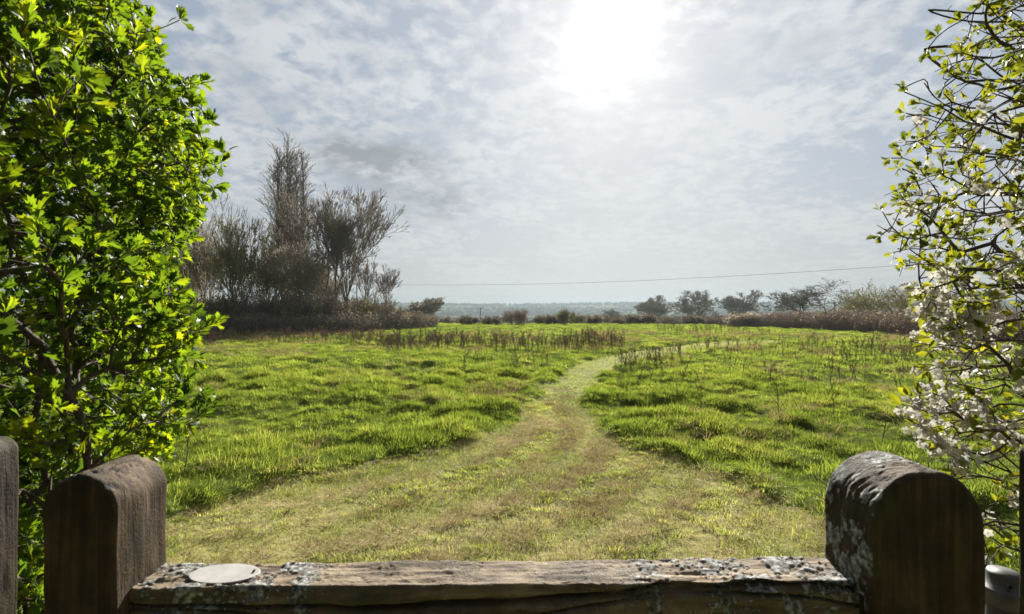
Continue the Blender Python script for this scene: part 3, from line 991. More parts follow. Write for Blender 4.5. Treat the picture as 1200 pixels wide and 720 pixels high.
hl = Vector(hb.location)
mb = MB()
okp = ok & np.where(Pa >= 0, ok[np.maximum(Pa, 0)], True)
Pa2 = np.where(okp, Pa, -1)
bush_branches(mb, Pn, Pa2, rad_, .0075)
link('branches', mb.mesh('branches', M['twig']), hb, -hl)
bound = [k for k in range(nroot) if Pa[k] < 0] + [nroot]
for k0, k1 in zip(bound[:-1], bound[1:]):
    kk = np.arange(k0 + 1, k1)
    mb = MB(); fat = np.clip(.0082 - .0024 * Pn[:, 2], .003, .008)
    tubes(mb, Pn[Pa[kk]], Pn[kk], fat[Pa[kk]], fat[kk], 9, ext=.8)
    link('stem', mb.mesh('stem', M['stem']), hb, -hl)
mb = MB()
LF = lobed_leaf()
tp = Pn[tips[:n_leafy]]; td = tdir[:n_leafy]
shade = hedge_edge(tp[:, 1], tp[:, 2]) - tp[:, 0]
young = (shade < .32 + .12 * rb.normal(0, 1, len(shade))) & (rb.uniform(0, 1, len(shade)) < .85)  # outer tips keep the bright leaf, deeper ones get shade painted in
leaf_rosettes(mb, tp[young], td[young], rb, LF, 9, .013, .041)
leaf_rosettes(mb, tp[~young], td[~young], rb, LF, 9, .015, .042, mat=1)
# leaves strung along the outer twigs too
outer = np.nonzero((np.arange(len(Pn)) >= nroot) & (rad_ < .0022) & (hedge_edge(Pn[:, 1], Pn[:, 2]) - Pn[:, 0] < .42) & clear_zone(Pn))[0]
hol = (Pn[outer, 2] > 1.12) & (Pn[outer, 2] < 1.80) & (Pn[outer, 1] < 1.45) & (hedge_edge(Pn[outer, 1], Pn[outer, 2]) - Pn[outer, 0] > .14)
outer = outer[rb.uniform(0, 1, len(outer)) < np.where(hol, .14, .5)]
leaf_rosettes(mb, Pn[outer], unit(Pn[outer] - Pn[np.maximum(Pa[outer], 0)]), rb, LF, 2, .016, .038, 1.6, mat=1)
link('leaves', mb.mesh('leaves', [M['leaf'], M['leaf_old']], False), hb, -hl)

# ---- right: blossoming bush, thin and twiggy
rr_ = np.random.default_rng(11)
prh = np.array([0, .5, 1.0, 1.2, 1.3, 1.45, 1.6, 1.68, 1.76, 1.86, 2.0, 2.12, 2.3, 2.6])
prx = np.array([1.10, 1.08, 1.06, 1.05, 1.02, 1.03, 1.03, 1.02, .97, .965, .98, 1.02, 1.10, 1.3])


def right_edge(y, h):
    return np.interp(h, prh, prx) + .75 * np.maximum(0, y - 1.3) + .12 * (fbm(h * 6, y * 5, 63, 3) - .5)


def sample_right(n, lo, hi, fall):
    out_ = []
    while len(out_) < n:
        p = np.stack([rr_.uniform(.8, 2.2, 4000), rr_.uniform(.85, 1.8, 4000), rr_.uniform(lo, hi, 4000)], -1)
        d = p[:, 0] - right_edge(p[:, 1], p[:, 2])
        k = (d > 0) & (rr_.uniform(0, 1, 4000) < np.exp(-d / fall)) & clear_zone(p)
        out_ += list(p[k])
    return np.array(out_[:n])


leafy = np.concatenate([sample_right(560, 1.55, 2.6, .34), sample_right(210, .4, 1.55, .38)])
flow = np.concatenate([sample_right(75, 1.52, 1.74, .30), sample_right(110, 1.2, 1.62, .30), sample_right(40, .4, 1.2, .35), sample_right(60, 1.7, 2.2, .5)])
bare = sample_right(1900, .5, 2.6, .5)
ex = np.array([W(1065, 100, 1.3), W(1062, 107, 1.28), W(1090, 55, 1.3), W(1090, 33, 1.3), W(1125, 20, 1.3), W(1062, 180, 1.3), W(1046, 185, 1.3), W(1035, 248, 1.3), W(1050, 290, 1.3), W(1033, 276, 1.3), W(1062, 312, 1.3)])
exf = np.array([W(1085, 372, 1.3), W(1105, 365, 1.3), W(1120, 372, 1.32), W(1095, 385, 1.3), W(1073, 495, 1.3), W(1085, 505, 1.3), W(1100, 515, 1.3), W(1090, 460, 1.3), W(1080, 480, 1.28), W(1110, 520, 1.28), W(1130, 365, 1.3), W(1140, 375, 1.3)])
exf = np.concatenate([exf] + [exf + rr_.normal(0, .022, exf.shape) for _ in range(2)])
tr_ = np.concatenate([ex, leafy, exf, flow, bare])
nl, nf = len(ex) + len(leafy), len(exf) + len(flow)
roots = []
for bx, by in ((1.75, 1.1), (1.9, 1.4), (2.0, 1.2)):
    ln_ = [(bx, by, -.02)]
    for z in (.45, .9, 1.35, 1.8, 2.2, 2.5):
        ln_.append((bx + rr_.normal(0, .07), by + rr_.normal(0, .07), z))
    roots.append(ln_)
# long side branches reaching out level over the verge
for k in range(84):
    z = .45 + 2.1 * (k + .5) / 84; yb = rr_.uniform(.95, 1.7); xe = right_edge(np.array([yb]), np.array([z]))[0] + rr_.uniform(.06, .25)
    zs = z + rr_.normal(0, .05)
    roots.append([(1.85, yb + rr_.normal(0, .12), zs - .10), (1.55, yb + rr_.normal(0, .06), zs - .03 + rr_.normal(0, .03)), (1.3, yb + rr_.normal(0, .04), z + rr_.normal(0, .03)), (xe, yb, z + rr_.normal(.01, .03))])
Pn, Pa, rad_, tips, tdir, nroot = attach(tr_, roots, rr_, .05, .16, .1, .05)
ok = clear_zone(Pn)
okp = ok & np.where(Pa >= 0, ok[np.maximum(Pa, 0)], True)
bb = empty('blossom_bush', (1.5, 1.25, 0))
tag(bb, 'sparse twiggy bush with white blossom and young leaves right of the gate', 'bush')
bl = Vector(bb.location)
msp = MB(); bush_branches(msp, Pn, np.where(okp, Pa, -1), rad_ * 1.3, .010)
mb = MB(); OV = oval_leaf()
tp = Pn[tips[:nl]]; td = tdir[:nl]
sp = np.nonzero((np.arange(len(Pn)) >= 40) & (rad_ < .004) & clear_zone(Pn) & (Pa >= 0))[0]
sp = sp[rr_.uniform(0, 1, len(sp)) < .30]
sd = unit(unit(Pn[sp] - Pn[Pa[sp]]) * .6 + rr_.normal(0, .6, (len(sp), 3)))
se = Pn[sp] + sd * rr_.uniform(.012, .045, (len(sp), 1))
tubes(msp, Pn[sp], se, .0014, .0008, 4); link('branches', msp.mesh('branches', M['twig']), bb, -bl)
lk_ = rr_.uniform(0, 1, len(sp)) < np.where(Pn[sp][:, 2] > 1.6, .26, .16)
tp = np.concatenate([tp, se[lk_]]); td = np.concatenate([td, sd[lk_]])
hi_ = tp[:, 2] > 1.6
leaf_rosettes(mb, tp[hi_], td[hi_], rr_, LF, 8, .014, .032)
leaf_rosettes(mb, tp[~hi_], td[~hi_], rr_, OV, 5, .018, .036)
fp = Pn[tips[nl:nl + nf]]; fd = tdir[nl:nl + nf]
leaf_rosettes(mb, fp, fd, rr_, OV, 2, .02, .042)
link('leaves', mb.mesh('leaves', M['leaf2'], False), bb, -bl)
mb = MB(); FL = flower()
for _ in range(6):
    off = rr_.normal(0, .0135, fp.shape)
    dd = unit(off + rr_.normal(0, .01, fp.shape) + np.array([-.004, -.012, .01]))
    k = rr_.uniform(0, 1, len(fp)) < .85
    pos_ = (fp + off)[k]; Rm = frames(dd, rr_.uniform(0, TAU, len(fp)))[k]
    stamp(mb, FL[0], FL[1], pos_, Rm, rr_.uniform(.018, .027, k.sum()), 0)
    # stamens
    for s_ in range(4):
        jit = rr_.normal(0, .0022, pos_.shape)
        d3 = dd[k] * .006
        tubes(mb, pos_, pos_ + d3 + jit, .0005, .0007, 3, mat=1)
link('blossom', mb.mesh('blossom', [M['petal'], M['stamen']]), bb, -bl)

# ------------------------------------------------------------------ trees
def grow(seed, kind):
    """bare tree as lists of segments with levels: stems that fork again and again"""
    r = np.random.default_rng(seed)
    K = dict(
        oak=dict(stems=1, L=3.0, dep=9, ang=.58, dec=.78, wig=.15, trop=.05, lat=1.2, spread=.05, r=.30),
        low=dict(stems=1, L=1.0, dep=9, ang=.60, dec=.82, wig=.22, trop=.07, lat=.6, spread=.05, r=.15),
        vase=dict(stems=1, L=2.6, dep=9, ang=.38, dec=.82, wig=.10, trop=.045, lat=.7, spread=.05, r=.22),
        small=dict(stems=1, L=2.4, dep=7, ang=.34, dec=.80, wig=.12, trop=.05, lat=.9, spread=.05, r=.20),
        fan=dict(stems=4, L=3.0, dep=8, ang=.30, dec=.82, wig=.08, trop=.03, lat=.8, spread=.22, r=.12),
        multi=dict(stems=7, L=2.8, dep=6, ang=.30, dec=.80, wig=.09, trop=.05, lat=1.2, spread=.30, r=.09),
        poplar=dict(stems=9, L=15., dep=0, spread=.04, r=.085),
        shrub=dict(stems=30, L=.55, dep=4, ang=.45, dec=.85, wig=.18, trop=.03, lat=1.0, spread=1.1, r=.03),
    )[kind]
    segs = []
    st = []

    def side_dir(d, an, az):
        ref = np.array([0, 0, 1.]) if abs(d[2]) < .9 else np.array([1., 0, 0])
        u = np.cross(d, ref); u /= np.linalg.norm(u); w = np.cross(d, u)
        return d * math.cos(an) + (u * math.cos(az) + w * math.sin(az)) * math.sin(an)

    for k in range(K['stems']):
        a = r.uniform(0, TAU); sp = K['spread']
        q = r.uniform(.15, 1) if K['stems'] > 1 else 1
        d = unit(np.array([[math.cos(a) * sp * q, math.sin(a) * sp * q, 1.]]))[0]
        off = np.array([math.cos(a), math.sin(a), 0]) * r.uniform(.05, .5 if kind != 'shrub' else 1.) * (K['stems'] > 1)
        st.append((off, d, K['L'] * (r.uniform(.75, 1.1) if K['stems'] > 1 else 1), K['r'], 0, 0))
    if kind == 'poplar':
        top = 15.
        new = []
        for off, d, L, r0, _, _ in st:
            L = 15. * r.uniform(.90, 1.); p = off * .5; n = 30; pts = [p]
            bow = off / max(np.linalg.norm(off), .01) * r.uniform(.1, .45)
            for k in range(1, n + 1):
                t = k / n
                pts.append(off * .5 + np.array([0, 0, L * t]) + bow * 1.1 * math.sin(math.pi * min(1, t * .72)) + r.normal(0, .015, 3))
            rs = r0 * (1 - .88 * np.arange(n + 1) / n)
            for k in range(n): segs.append((pts[k], pts[k + 1], rs[k], rs[k + 1], 0, len(new)))
            for c in range(70):
                t = .20 + .79 * (c + r.uniform()) / 70; k = min(n - 1, int(t * n))
                env = (.35 + .65 * math.sin(math.pi * min(1, .15 + t * .8))) * (1.05 - .25 * t)
                a = r.uniform(0, TAU); an = r.uniform(.12, .34)
                new.append((pts[k], np.array([math.cos(a) * math.sin(an), math.sin(a) * math.sin(an), math.cos(an)]), 1.7 * env * r.uniform(.6, 1.2), rs[k] * .45, 1))
        for p, d, L, r0, lv in new:
            todo = [(p, d, L, r0, 2)]
            while todo:
                p, d, L, r0, lv = todo.pop()
                for k in range(3):
                    d = d + r.normal(0, .06, 3); d[2] += .10; d /= np.linalg.norm(d)
                    q = p + d * L / 3; segs.append((p, q, r0 * (1 - .2 * k), r0 * (.8 - .2 * k), lv, -1)); p = q
                    if lv < 4 and r.uniform() < .8: todo.append((q, side_dir(d, r.uniform(.3, .5), r.uniform(0, TAU)), L * r.uniform(.35, .6), r0 * .5, lv + 1))
    else:
        while st:
            p, d, L, r0, lv, lat = st.pop(); p_start = p
            r1 = r0 * .80
            n = 4 if lv < 2 else 3
            pts, ds = [p], [d]
            for k in range(n):
                d = d + r.normal(0, K['wig'], 3) * (.35 if lv == 0 else 1); d[2] += K['trop']
                d = d / np.linalg.norm(d); p = p + d * L / n; pts.append(p); ds.append(d)
            for k in range(n):
                segs.append((pts[k], pts[k + 1], r0 + (r1 - r0) * k / n, r0 + (r1 - r0) * (k + 1) / n, min(lv, 6), len(segs) if lv > 0 else int(1e6 * p_start[0] + 1e3 * p_start[1])))
            if lv >= K['dep']: continue
            nf = 3 if (lv <= 1 and r.uniform() < .75) or r.uniform() < .25 else 2
            az = r.uniform(0, TAU)
            for f_ in range(nf):
                an = K['ang'] * r.uniform(.45, 1.25)
                st.append((p, side_dir(d, an, az + f_ * TAU / nf + r.normal(0, .3)), L * K['dec'] * r.uniform(.72, 1.15) * (1.25 if lv == 0 and kind in ('oak', 'low', 'vase', 'small') else 1), r1 * (.80 if nf == 2 else .70), lv + 1, 0))
            if lv >= 1 and r.uniform() < K['lat'] * .7:
                k = r.integers(1, n)
                st.append((pts[k], side_dir(ds[k], r.uniform(.6, 1.1), r.uniform(0, TAU)), L * .6, r1 * .5, min(K['dep'], lv + 2), 1))
    P0 = np.array([s[0] for s in segs]); P1 = np.array([s[1] for s in segs])
    R0 = np.array([s[2] for s in segs]); R1 = np.array([s[3] for s in segs]); LV = np.array([s[4] for s in segs])
    return P0, P1, R0, R1, LV, np.array([s[5] for s in segs])


def tree_meshes(seed, kind, w, h, twig_r, crown, bark, leaves=0, leaf_mat=None, leaf_s=.1, low=0.):
    P0, P1, R0, R1, LV, STEM = grow(seed, kind)
    top = np.percentile(P1[:, 2], 99.7)
    wid = (np.percentile(P1[:, 0], 98.5) - np.percentile(P1[:, 0], 1.5) + np.percentile(P1[:, 1], 98.5) - np.percentile(P1[:, 1], 1.5)) / 2
    S = np.array([w / wid, w / wid, h / top])
    P0 = P0 * S; P1 = P1 * S
    rs = (S[0] * S[2]) ** .5
    R0 = np.maximum(R0 * rs, twig_r); R1 = np.maximum(R1 * rs, twig_r * .7)
    a = (LV <= (0 if kind in ('poplar', 'multi') else 1 if kind == 'fan' else 2)) & (kind != 'shrub')
    if kind in ('poplar', 'multi', 'fan'):     # every stem a trunk of its own
        ka = np.nonzero(a)[0]; sid = STEM[ka]
        groups = [ka[sid == u_] for u_ in np.unique(sid)]
    else:
        groups = [np.nonzero(a)[0]] if a.any() else []
    trunks = []
    for ga in groups:
        mt = MB(); tubes(mt, P0[ga], P1[ga], R0[ga], R1[ga], 7, ext=.5); trunks.append(mt.mesh('trunk', bark))
    mc = MB(); b = ~a
    tubes(mc, P0[b], P1[b], R0[b], R1[b], 4)
    mats = [crown]
    if leaves:
        r = np.random.default_rng(seed + 99)
        lev = np.nonzero(LV >= min(3, LV.max()))[0]
        k = r.choice(lev, leaves)
        pos = P0[k] + (P1[k] - P0[k]) * r.uniform(0, 1, (leaves, 1)) + r.normal(0, leaf_s * .8, (leaves, 3))
        pos = pos[pos[:, 2] > .02]; n_ = len(pos)
        tv = np.array([(-.5, 0, 0), (.5, .1, .1), (.1, 1., 0), (-.4, .8, .15)]); tf = np.array([(0, 1, 2), (0, 2, 3)])
        d = unit(r.normal(0, 1, (n_, 3)))
        stamp(mc, tv, tf, pos, frames(d, r.uniform(0, TAU, n_)), r.uniform(.6, 1.4, n_) * leaf_s, 1)
        mats.append(leaf_mat)
    return trunks, mc.mesh('crown' if trunks else 'foliage', mats)


def plant(name, me, px, d, label, cat='tree', group=None, rz=0., sc=(1, 1, 1), x=None):
    xx = (px - 600) / F * d if x is None else x
    z = float(ground_h(np.array([xx]), np.array([d]))[0])
    e = empty(name, (xx, d, z - .05)) if me[0] else link(name, me[1], None, (xx, d, z - .12))
    e.rotation_euler = (0, 0, rz); e.scale = sc
    if me[0]:
        for t_ in me[0]: link('trunk', t_, e)
        link('crown', me[1], e)
    return tag(e, label, cat, group)


tb = M['treebark']
poplar = tree_meshes(1, 'poplar', 3.3, 17.2, .017, M['crown_grey'], tb)
vaseA = tree_meshes(4, 'fan', 6.6, 11.7, .017, M['crown_grey'], tb)
vaseB = tree_meshes(3, 'small', 2.7, 7.3, .014, M['crown_grey'], tb)
vaseC = tree_meshes(14, 'small', 2.4, 5.9, .015, M['crown_grey'], tb)
multiA = tree_meshes(4, 'multi', 4.8, 10.2, .016, M['crown_olive'], tb, 2600, M['budleaf'], .08)
multiB = tree_meshes(5, 'multi', 4.4, 10., .016, M['crown_brown'], tb, 500, M['dryleaf'], .1)
multiC = tree_meshes(6, 'multi', 4.2, 7.4, .018, M['crown_brown'], tb, 300, M['dryleaf'], .08)
G1 = 'bare trees of the copse on the left'
plant('poplar_tree', poplar, 340, 46, 'tall narrow bare poplar rising above the copse', group=G1)
plant('bare_tree', vaseA, 396, 43, 'wide bare tree with fan of branches right of the tall poplar', group=G1, rz=.8)
plant('bare_tree', vaseB, 429, 46, 'small thin bare tree between the fan shaped tree and the copse end', group=G1, rz=.3)
plant('bare_tree', vaseC, 451, 48, 'smallest bare tree standing alone at right end of the copse', group=G1, rz=1.3)
plant('budding_tree', multiA, 281, 41, 'many stemmed olive tinted budding tree left of the poplar', group=G1)
plant('bare_tree', multiB, 243, 43, 'brown many stemmed tree at left end of copse against the hawthorn', group=G1, rz=.9)
plant('thicket_tree', multiC, 313, 43.5, 'brown twiggy small tree below the left side of the poplar', group=G1, rz=.5)
plant('thicket_tree', multiC, 356, 42, 'brown twiggy small tree below the right side of the poplar', group=G1, rz=2.2, sc=(1.05, 1.05, 1.05))
plant('thicket_tree', multiC, 383, 45.5, 'brown twiggy small tree behind the fan shaped bare tree', group=G1, rz=3.9, sc=(.9, .9, .8))
plant('budding_tree', multiA, 215, 47, 'olive tinted tree mostly hidden behind the hawthorn bush', group=G1, rz=2., sc=(1, 1, .9))
plant('bare_tree', multiB, 150, 46, 'bare tree seen only through gaps in hawthorn bush', group=G1, rz=4.)

shrubBrown = tree_meshes(21, 'shrub', 3.6, 3.2, .014, M['crown_brown'], M['crown_brown'], 900, M['dryleaf'], .08)
shrubGreen = tree_meshes(22, 'shrub', 3.2, 2.8, .014, M['crown_olive'], M['crown_olive'], 1700, M['greenleaf'], .09)
shrubPink = tree_meshes(23, 'shrub', 3.2, 2.4, .013, M['crown_pink'], M['crown_pink'], 1500, M['dryleaf'], .08)
shrubDark = tree_meshes(24, 'shrub', 3.4, 2.4, .016, M['crown_dark'], M['crown_dark'], 2600, M['dryleaf'], .12)
G2 = 'shrubs along the foot of the copse'
for (px, d, me, s, lab) in (
        (262, 39.5, shrubGreen, (1.1, 1., 1.05), 'olive green shrub at foot of the budding tree'),
        (240, 40.5, shrubDark, (1.1, 1., 1.1), 'dark shrub under left end of the copse'),
        (296, 41, shrubBrown, (1.1, 1, .9), 'brown shrub at copse foot just right of the olive shrub'),
        (322, 40.5, shrubBrown, (1.15, 1, 1.1), 'brown shrub at copse foot directly under the poplar'),
        (349, 40.5, shrubGreen, (1., 1, .95), 'greenish shrub at copse foot right of the poplar'),
        (372, 41, shrubBrown, (1.15, 1, 1.15), 'brown shrub under left half of the fan shaped tree'),
        (398, 41.5, shrubBrown, (1.1, 1, 1.0), 'brown shrub under right half of the fan shaped tree'),
        (418, 42.5, shrubGreen, (1., 1, 1.0), 'grey green shrub under the small thin tree'),
        (437, 44, shrubBrown, (1.05, 1, 1.0), 'brown shrub between the two small trees at copse end'),
        (455, 45.5, shrubPink, (1.15, 1, 1.05), 'pinkish brown shrub under the smallest tree'),
        (474, 48.5, shrubPink, (1.15, 1, .85), 'low pinkish bramble mound sloping down at copse end'),
        (492, 52, shrubPink, (1.1, 1, .55), 'lowest pinkish bramble mound below the round dark tree'),
        (205, 41, shrubDark, (1.2, 1, 1.2), 'dark shrub half hidden by the hawthorn bush')):
    plant('shrub', me, px, d, lab, 'shrub', G2, rz=px * .37, sc=s)

# middle distance
roundT = tree_meshes(31, 'multi', 7.2, 6.6, .05, M['crown_dark'], tb, 3600, M['dryleaf'], .22)
oakA = tree_meshes(32, 'oak', 9.2, 10.2, .04, M['crown_grey'], tb, 700, M['dryleaf'], .2)
oakB = tree_meshes(33, 'oak', 9.6, 10.4, .04, M['crown_grey'], tb, 700, M['dryleaf'], .2)
oakC = tree_meshes(36, 'low', 10.2, 6.4, .022, M['crown_dark'], tb)
treeF = tree_meshes(35, 'vase', 6.5, 8.5, .06, M['crown_grey'], tb, 1000, M['dryleaf'], .3)
G3 = 'trees beyond the end of the field'
plant('round_tree', roundT, 498, 112, 'dense round dark tree at right end of the copse against far hills', group=G3)
plant('oak_tree', oakA, 769, 150, 'bare oak with rounded crown, farthest left of the right-hand oaks', group=G3)
plant('oak_tree', oakB, 816, 132, 'bare spreading oak in the middle of the line of oaks', group=G3, rz=2.)
plant('oak_tree', oakA, 873, 142, 'bare oak behind a utility pole near the pale reeds', group=G3, rz=1.1, sc=(.9, .9, 1.12))
o_ = plant('oak_tree', oakC, 949, 74, 'wide low bare tree with crooked limbs above the bramble hedge', group=G3, rz=.4)
for (px, d, s, lab) in ((588, 190, .8, 'small grey tree above the second dark bush'), (610, 240, 1.15, 'small hazy tree behind the biggest round bush'), (634, 165, .85, 'hazy tree right of the biggest round bush'), (668, 170, .9, 'hazy tree behind the green bushes at field end'),
                        (687, 200, .95, 'hazy tree between two dark bushes at field end'), (716, 210, 1.35, 'tall hazy tree left of the bare oaks'), (705, 260, 1.1, 'faint hazy tree beside the tall hazy tree'), (790, 155, .7, 'grey tree between the first two oaks'),
                        (843, 150, .95, 'grey tree right of middle oak'), (856, 165, .9, 'grey tree left of the oak behind utility pole'), (829, 120, .6, 'small dense tree under middle oak'), (902, 170, .95, 'bluish tree left of the wide low tree'),
                        (916, 190, .8, 'bluish small tree partly behind the wide low tree'), (990, 180, .8, 'bluish tree between wide low tree and olive thicket'), (803, 160, .75, 'grey tree left of the middle oak'), (757, 190, .8, 'grey tree left of the first oak'), (540, 260, .7, 'faint small tree beside the utility pole'),
                        (882, 175, .8, 'bluish tree right of the oak behind the utility pole')):
    plant('hedgerow_tree', treeF, px, d, lab, group=G3, rz=px * .7, sc=(s * .8, s * .8, s * .66))
G4 = 'bushes along the far edge of the field'
for (px, d, me, s, lab) in (
        (548, 60, shrubDark, (.7, .6, .52), 'low dark bush at field end left of the pole'),
        (575, 61, shrubDark, (.9, .6, .50), 'low dark flat bush at field end under the pole'),
        (603, 59, shrubPink, (.86, .8, .86), 'biggest round pinkish bush at field end'),
        (645, 61, shrubDark, (.5, .5, .58), 'small dark bush right of the biggest round bush'),
        (632, 63, shrubDark, (.4, .4, .55), 'smallest dark bush beside the biggest round bush'),
        (663, 62, shrubGreen, (.8, .6, .72), 'green bush in the middle of the field end'),
        (678, 66, shrubGreen, (.6, .5, .5), 'smaller green bush next to the middle green bush'),
        (698, 62, shrubDark, (.55, .5, .55), 'dark bush right of the green bushes'),
        (725, 64, shrubDark, (.5, .5, .45), 'low dark bush under the tall hazy tree'),
        (742, 66, shrubDark, (.75, .6, .62), 'dark flat topped bush left of the first oak'),
        (760, 66, shrubDark, (.75, .6, .62), 'dark bush under the first oak'),
        (785, 68, shrubBrown, (.8, .6, .42), 'brown bush right of the first oak'),
        (812, 70, shrubDark, (1.1, .6, .66), 'dark brown bush under middle oak'),
        (840, 69, shrubBrown, (1.1, .6, .48), 'low brown bush right of the middle oak'),
        (860, 66, shrubDark, (.9, .6, .58), 'dark bush at left end of the pale reeds'),
        (523, 105, shrubDark, (1.3, .8, 1.0), 'dull hedge bush right of the round dark tree'),
        (541, 108, shrubGreen, (1.0, .8, .9), 'pale green hedge bush between round tree and pole')):
    plant('bush', me, px, d, lab, 'bush', G4, rz=px * .9, sc=s)
thick = tree_meshes(41, 'shrub', 7.4, 4.6, .017, M['crown_olive'], M['crown_olive'], 2200, M['budleaf'], .11)
plant('thicket_bush', thick, 1040, 53, 'big olive brown thicket behind bramble hedge by the blossom', 'bush')
plant('thicket_bush', thick, 1128, 50, 'thicket seen through the blossoming bush', 'bush', rz=2., sc=(.9, .9, .85))


# bramble hedge along the right side of the field: one long thing
def hedge_line(name, line, width, hgt, n, mats, label, seed, leaf=0, sway=.25):
    r = np.random.default_rng(seed)
    line = np.array(line, float)
    seg = np.linalg.norm(np.diff(line, axis=0), axis=1); cum = np.concatenate([[0], np.cumsum(seg)])
    s = r.uniform(0, cum[-1], n)
    x = np.interp(s, cum, line[:, 0]); y = np.interp(s, cum, line[:, 1])
    x = x + r.uniform(-width, width, n) * .5; y = y + r.uniform(-width, width, n) * .5
    z = base_h(x, y)
    hh = hgt * r.uniform(.55, 1.08, n) * (.8 + .45 * fbm(s * .35, s * 0, seed, 3))
    a = r.uniform(0, TAU, n); ln_ = r.uniform(.1, 1., n) * sway * 2
    mb = MB()
    p = np.stack([x, y, z], -1)
    for k in range(4):
        t1 = (k + 1) / 4
        q_ = np.stack([x + np.cos(a) * ln_ * hh * t1 ** 1.8, y + np.sin(a) * ln_ * hh * t1 ** 1.8, z + hh * (t1 - .12 * t1 ** 3)], -1) + r.normal(0, .03, (n, 3))
        tubes(mb, p, q_, .012 - .002 * k, .010 - .002 * k, 3)
        for _ in range(2):
            e = p + (q_ - p) * r.uniform(0, 1, (n, 1))
            tubes(mb, e, e + unit(r.normal(0, 1, (n, 3)) + np.array([0, 0, .5])) * hh[:, None] * r.uniform(.1, .3, (n, 1)), .008, .006, 3)
        p = q_
    if leaf:
        ml = mb
        k = r.integers(0, n, leaf); t = r.uniform(.1, 1., leaf)
        pos = np.stack([x[k] + np.cos(a[k]) * ln_[k] * hh[k] * t ** 1.8, y[k] + np.sin(a[k]) * ln_[k] * hh[k] * t ** 1.8, z[k] + hh[k] * t], -1) + r.normal(0, .08, (leaf, 3))
        tv = np.array([(-.5, 0, 0), (.5, .1, .1), (.1, 1., 0), (-.4, .8, .15)]); tf = np.array([(0, 1, 2), (0, 2, 3)])
        stamp(ml, tv, tf, pos, frames(unit(r.normal(0, 1, (leaf, 3))), r.uniform(0, TAU, leaf)), r.uniform(.05, .14, leaf), 1)
    e = link(name, mb.mesh(name, list(mats)))
    return tag(e, label, 'hedge')


def G_(px, py):
    d = CAM_H * F / (py - 366)
    return ((px - 600) / F * d, d)


hedge_line('bramble_hedge', [(28.3, 56.5), (27.5, 47), (26.8, 39.5), (25.8, 32), (24.5, 25), (24, 19)], 2.4, 1.75, 5200, (M['crown_pink'], M['dryleaf']), 'long brown bramble hedge along the right edge of meadow', 3, 9000)
hedge_line('bramble_undergrowth', [(-25.2, 38.5), (-20, 38.2), (-15.5, 38.6), (-12.5, 39.6), (-11.2, 43), (-9.6, 48), (-8.6, 53)], 2.2, 1.5, 3600, (M['crown_brown'], M['dryleaf']), 'low brown bramble undergrowth along the foot of the copse', 13, 7000)
hedge_line('field_hedge', [((640 - 600) / F * 70, 70), ((700 - 600) / F * 72, 72), ((790 - 600) / F * 72, 72), ((880 - 600) / F * 66, 66)], 2.0, 1.25, 1500, (M['crown_dark'], M['dryleaf']), 'uneven low grey brown hedge along the far field edge under the oaks', 17, 3000)
hedge_line('pale_reeds', [(24.8, 57.5), (27.2, 58.2), (29.6, 57)], 1.8, 1.7, 1500, (M['paleleaf'], M['paleleaf']), 'pale whitish reeds at far end of the bramble hedge', 8, 3800, .2)

# ------------------------------------------------------------------ dead dock stalks
def stalk_mesh(seed, h, branchy=0):
    r = np.random.default_rng(seed)
    mb = MB()
    p = np.zeros(3); d = np.array([r.normal(0, .07), r.normal(0, .07), 1.])
    pts = [p]
    for k in range(6):
        d = unit((d + r.normal(0, .07, 3))[None])[0]; p = p + d * h / 6; pts.append(p)
    pts = np.array(pts)
    rs = np.linspace(.0055, .0022, 7)
    tubes(mb, pts[:-1], pts[1:], rs[:-1], rs[1:], 5, ext=.4)
    tv = np.array([(1, 0, 0), (-1, 0, 0), (0, 1, 0), (0, -1, 0), (0, 0, 1.), (0, 0, -1.)]) * np.array([1, 1, 1.3])
    tf = np.array([(0, 2, 4), (2, 1, 4), (1, 3, 4), (3, 0, 4), (2, 0, 5), (1, 2, 5), (3, 1, 5), (0, 3, 5)])
    def seeds(a, b, n, s):
        t = r.uniform(0, 1, (n, 1)); pos = a + (b - a) * t + r.normal(0, .010, (n, 3))
        stamp(mb, tv, tf, pos, frames(unit(r.normal(0, 1, (n, 3))), r.uniform(0, TAU, n)), r.uniform(.5, 1.1, n) * s)
    for k in range(3 + branchy):
        i_ = r.integers(2, 6); a = pts[i_]
        dd = unit((np.array([r.normal(0, .6 + .3 * (branchy > 0)), r.normal(0, .6), 1.]))[None])[0]
        b = a + dd * h * r.uniform(.15, .32)
        tubes(mb, [a], [b], .0035, .002, 4)
        if not branchy: seeds(a + (b - a) * .3, b, 14, .008)
    if not branchy:
        seeds(pts[3], pts[6], 34, .009)
    return mb.mesh('dead_stalk', M['stalk'])


sm = [stalk_mesh(s, h) for s, h in ((1, .62), (2, .75), (3, .55), (4, .82), (5, .68))]
rs_ = np.random.default_rng(77)
cand = []


def band(n, px0, px1, d0, d1, dens=None):
    k = 0
    while k < n:
        px = rs_.uniform(px0, px1); d = rs_.uniform(d0, d1)
        x = (px - 600) / F * d
        if mown(np.array([x]), np.array([d]))[0] > .1: k += 1; continue
        if fbm(np.array([x / 1.6]), np.array([d / 2.2]), 31, 3)[0] < .47: 
            if rs_.uniform() < .85: continue
        cand.append((x, d, rs_.uniform(.6, 1.15))); k += 1


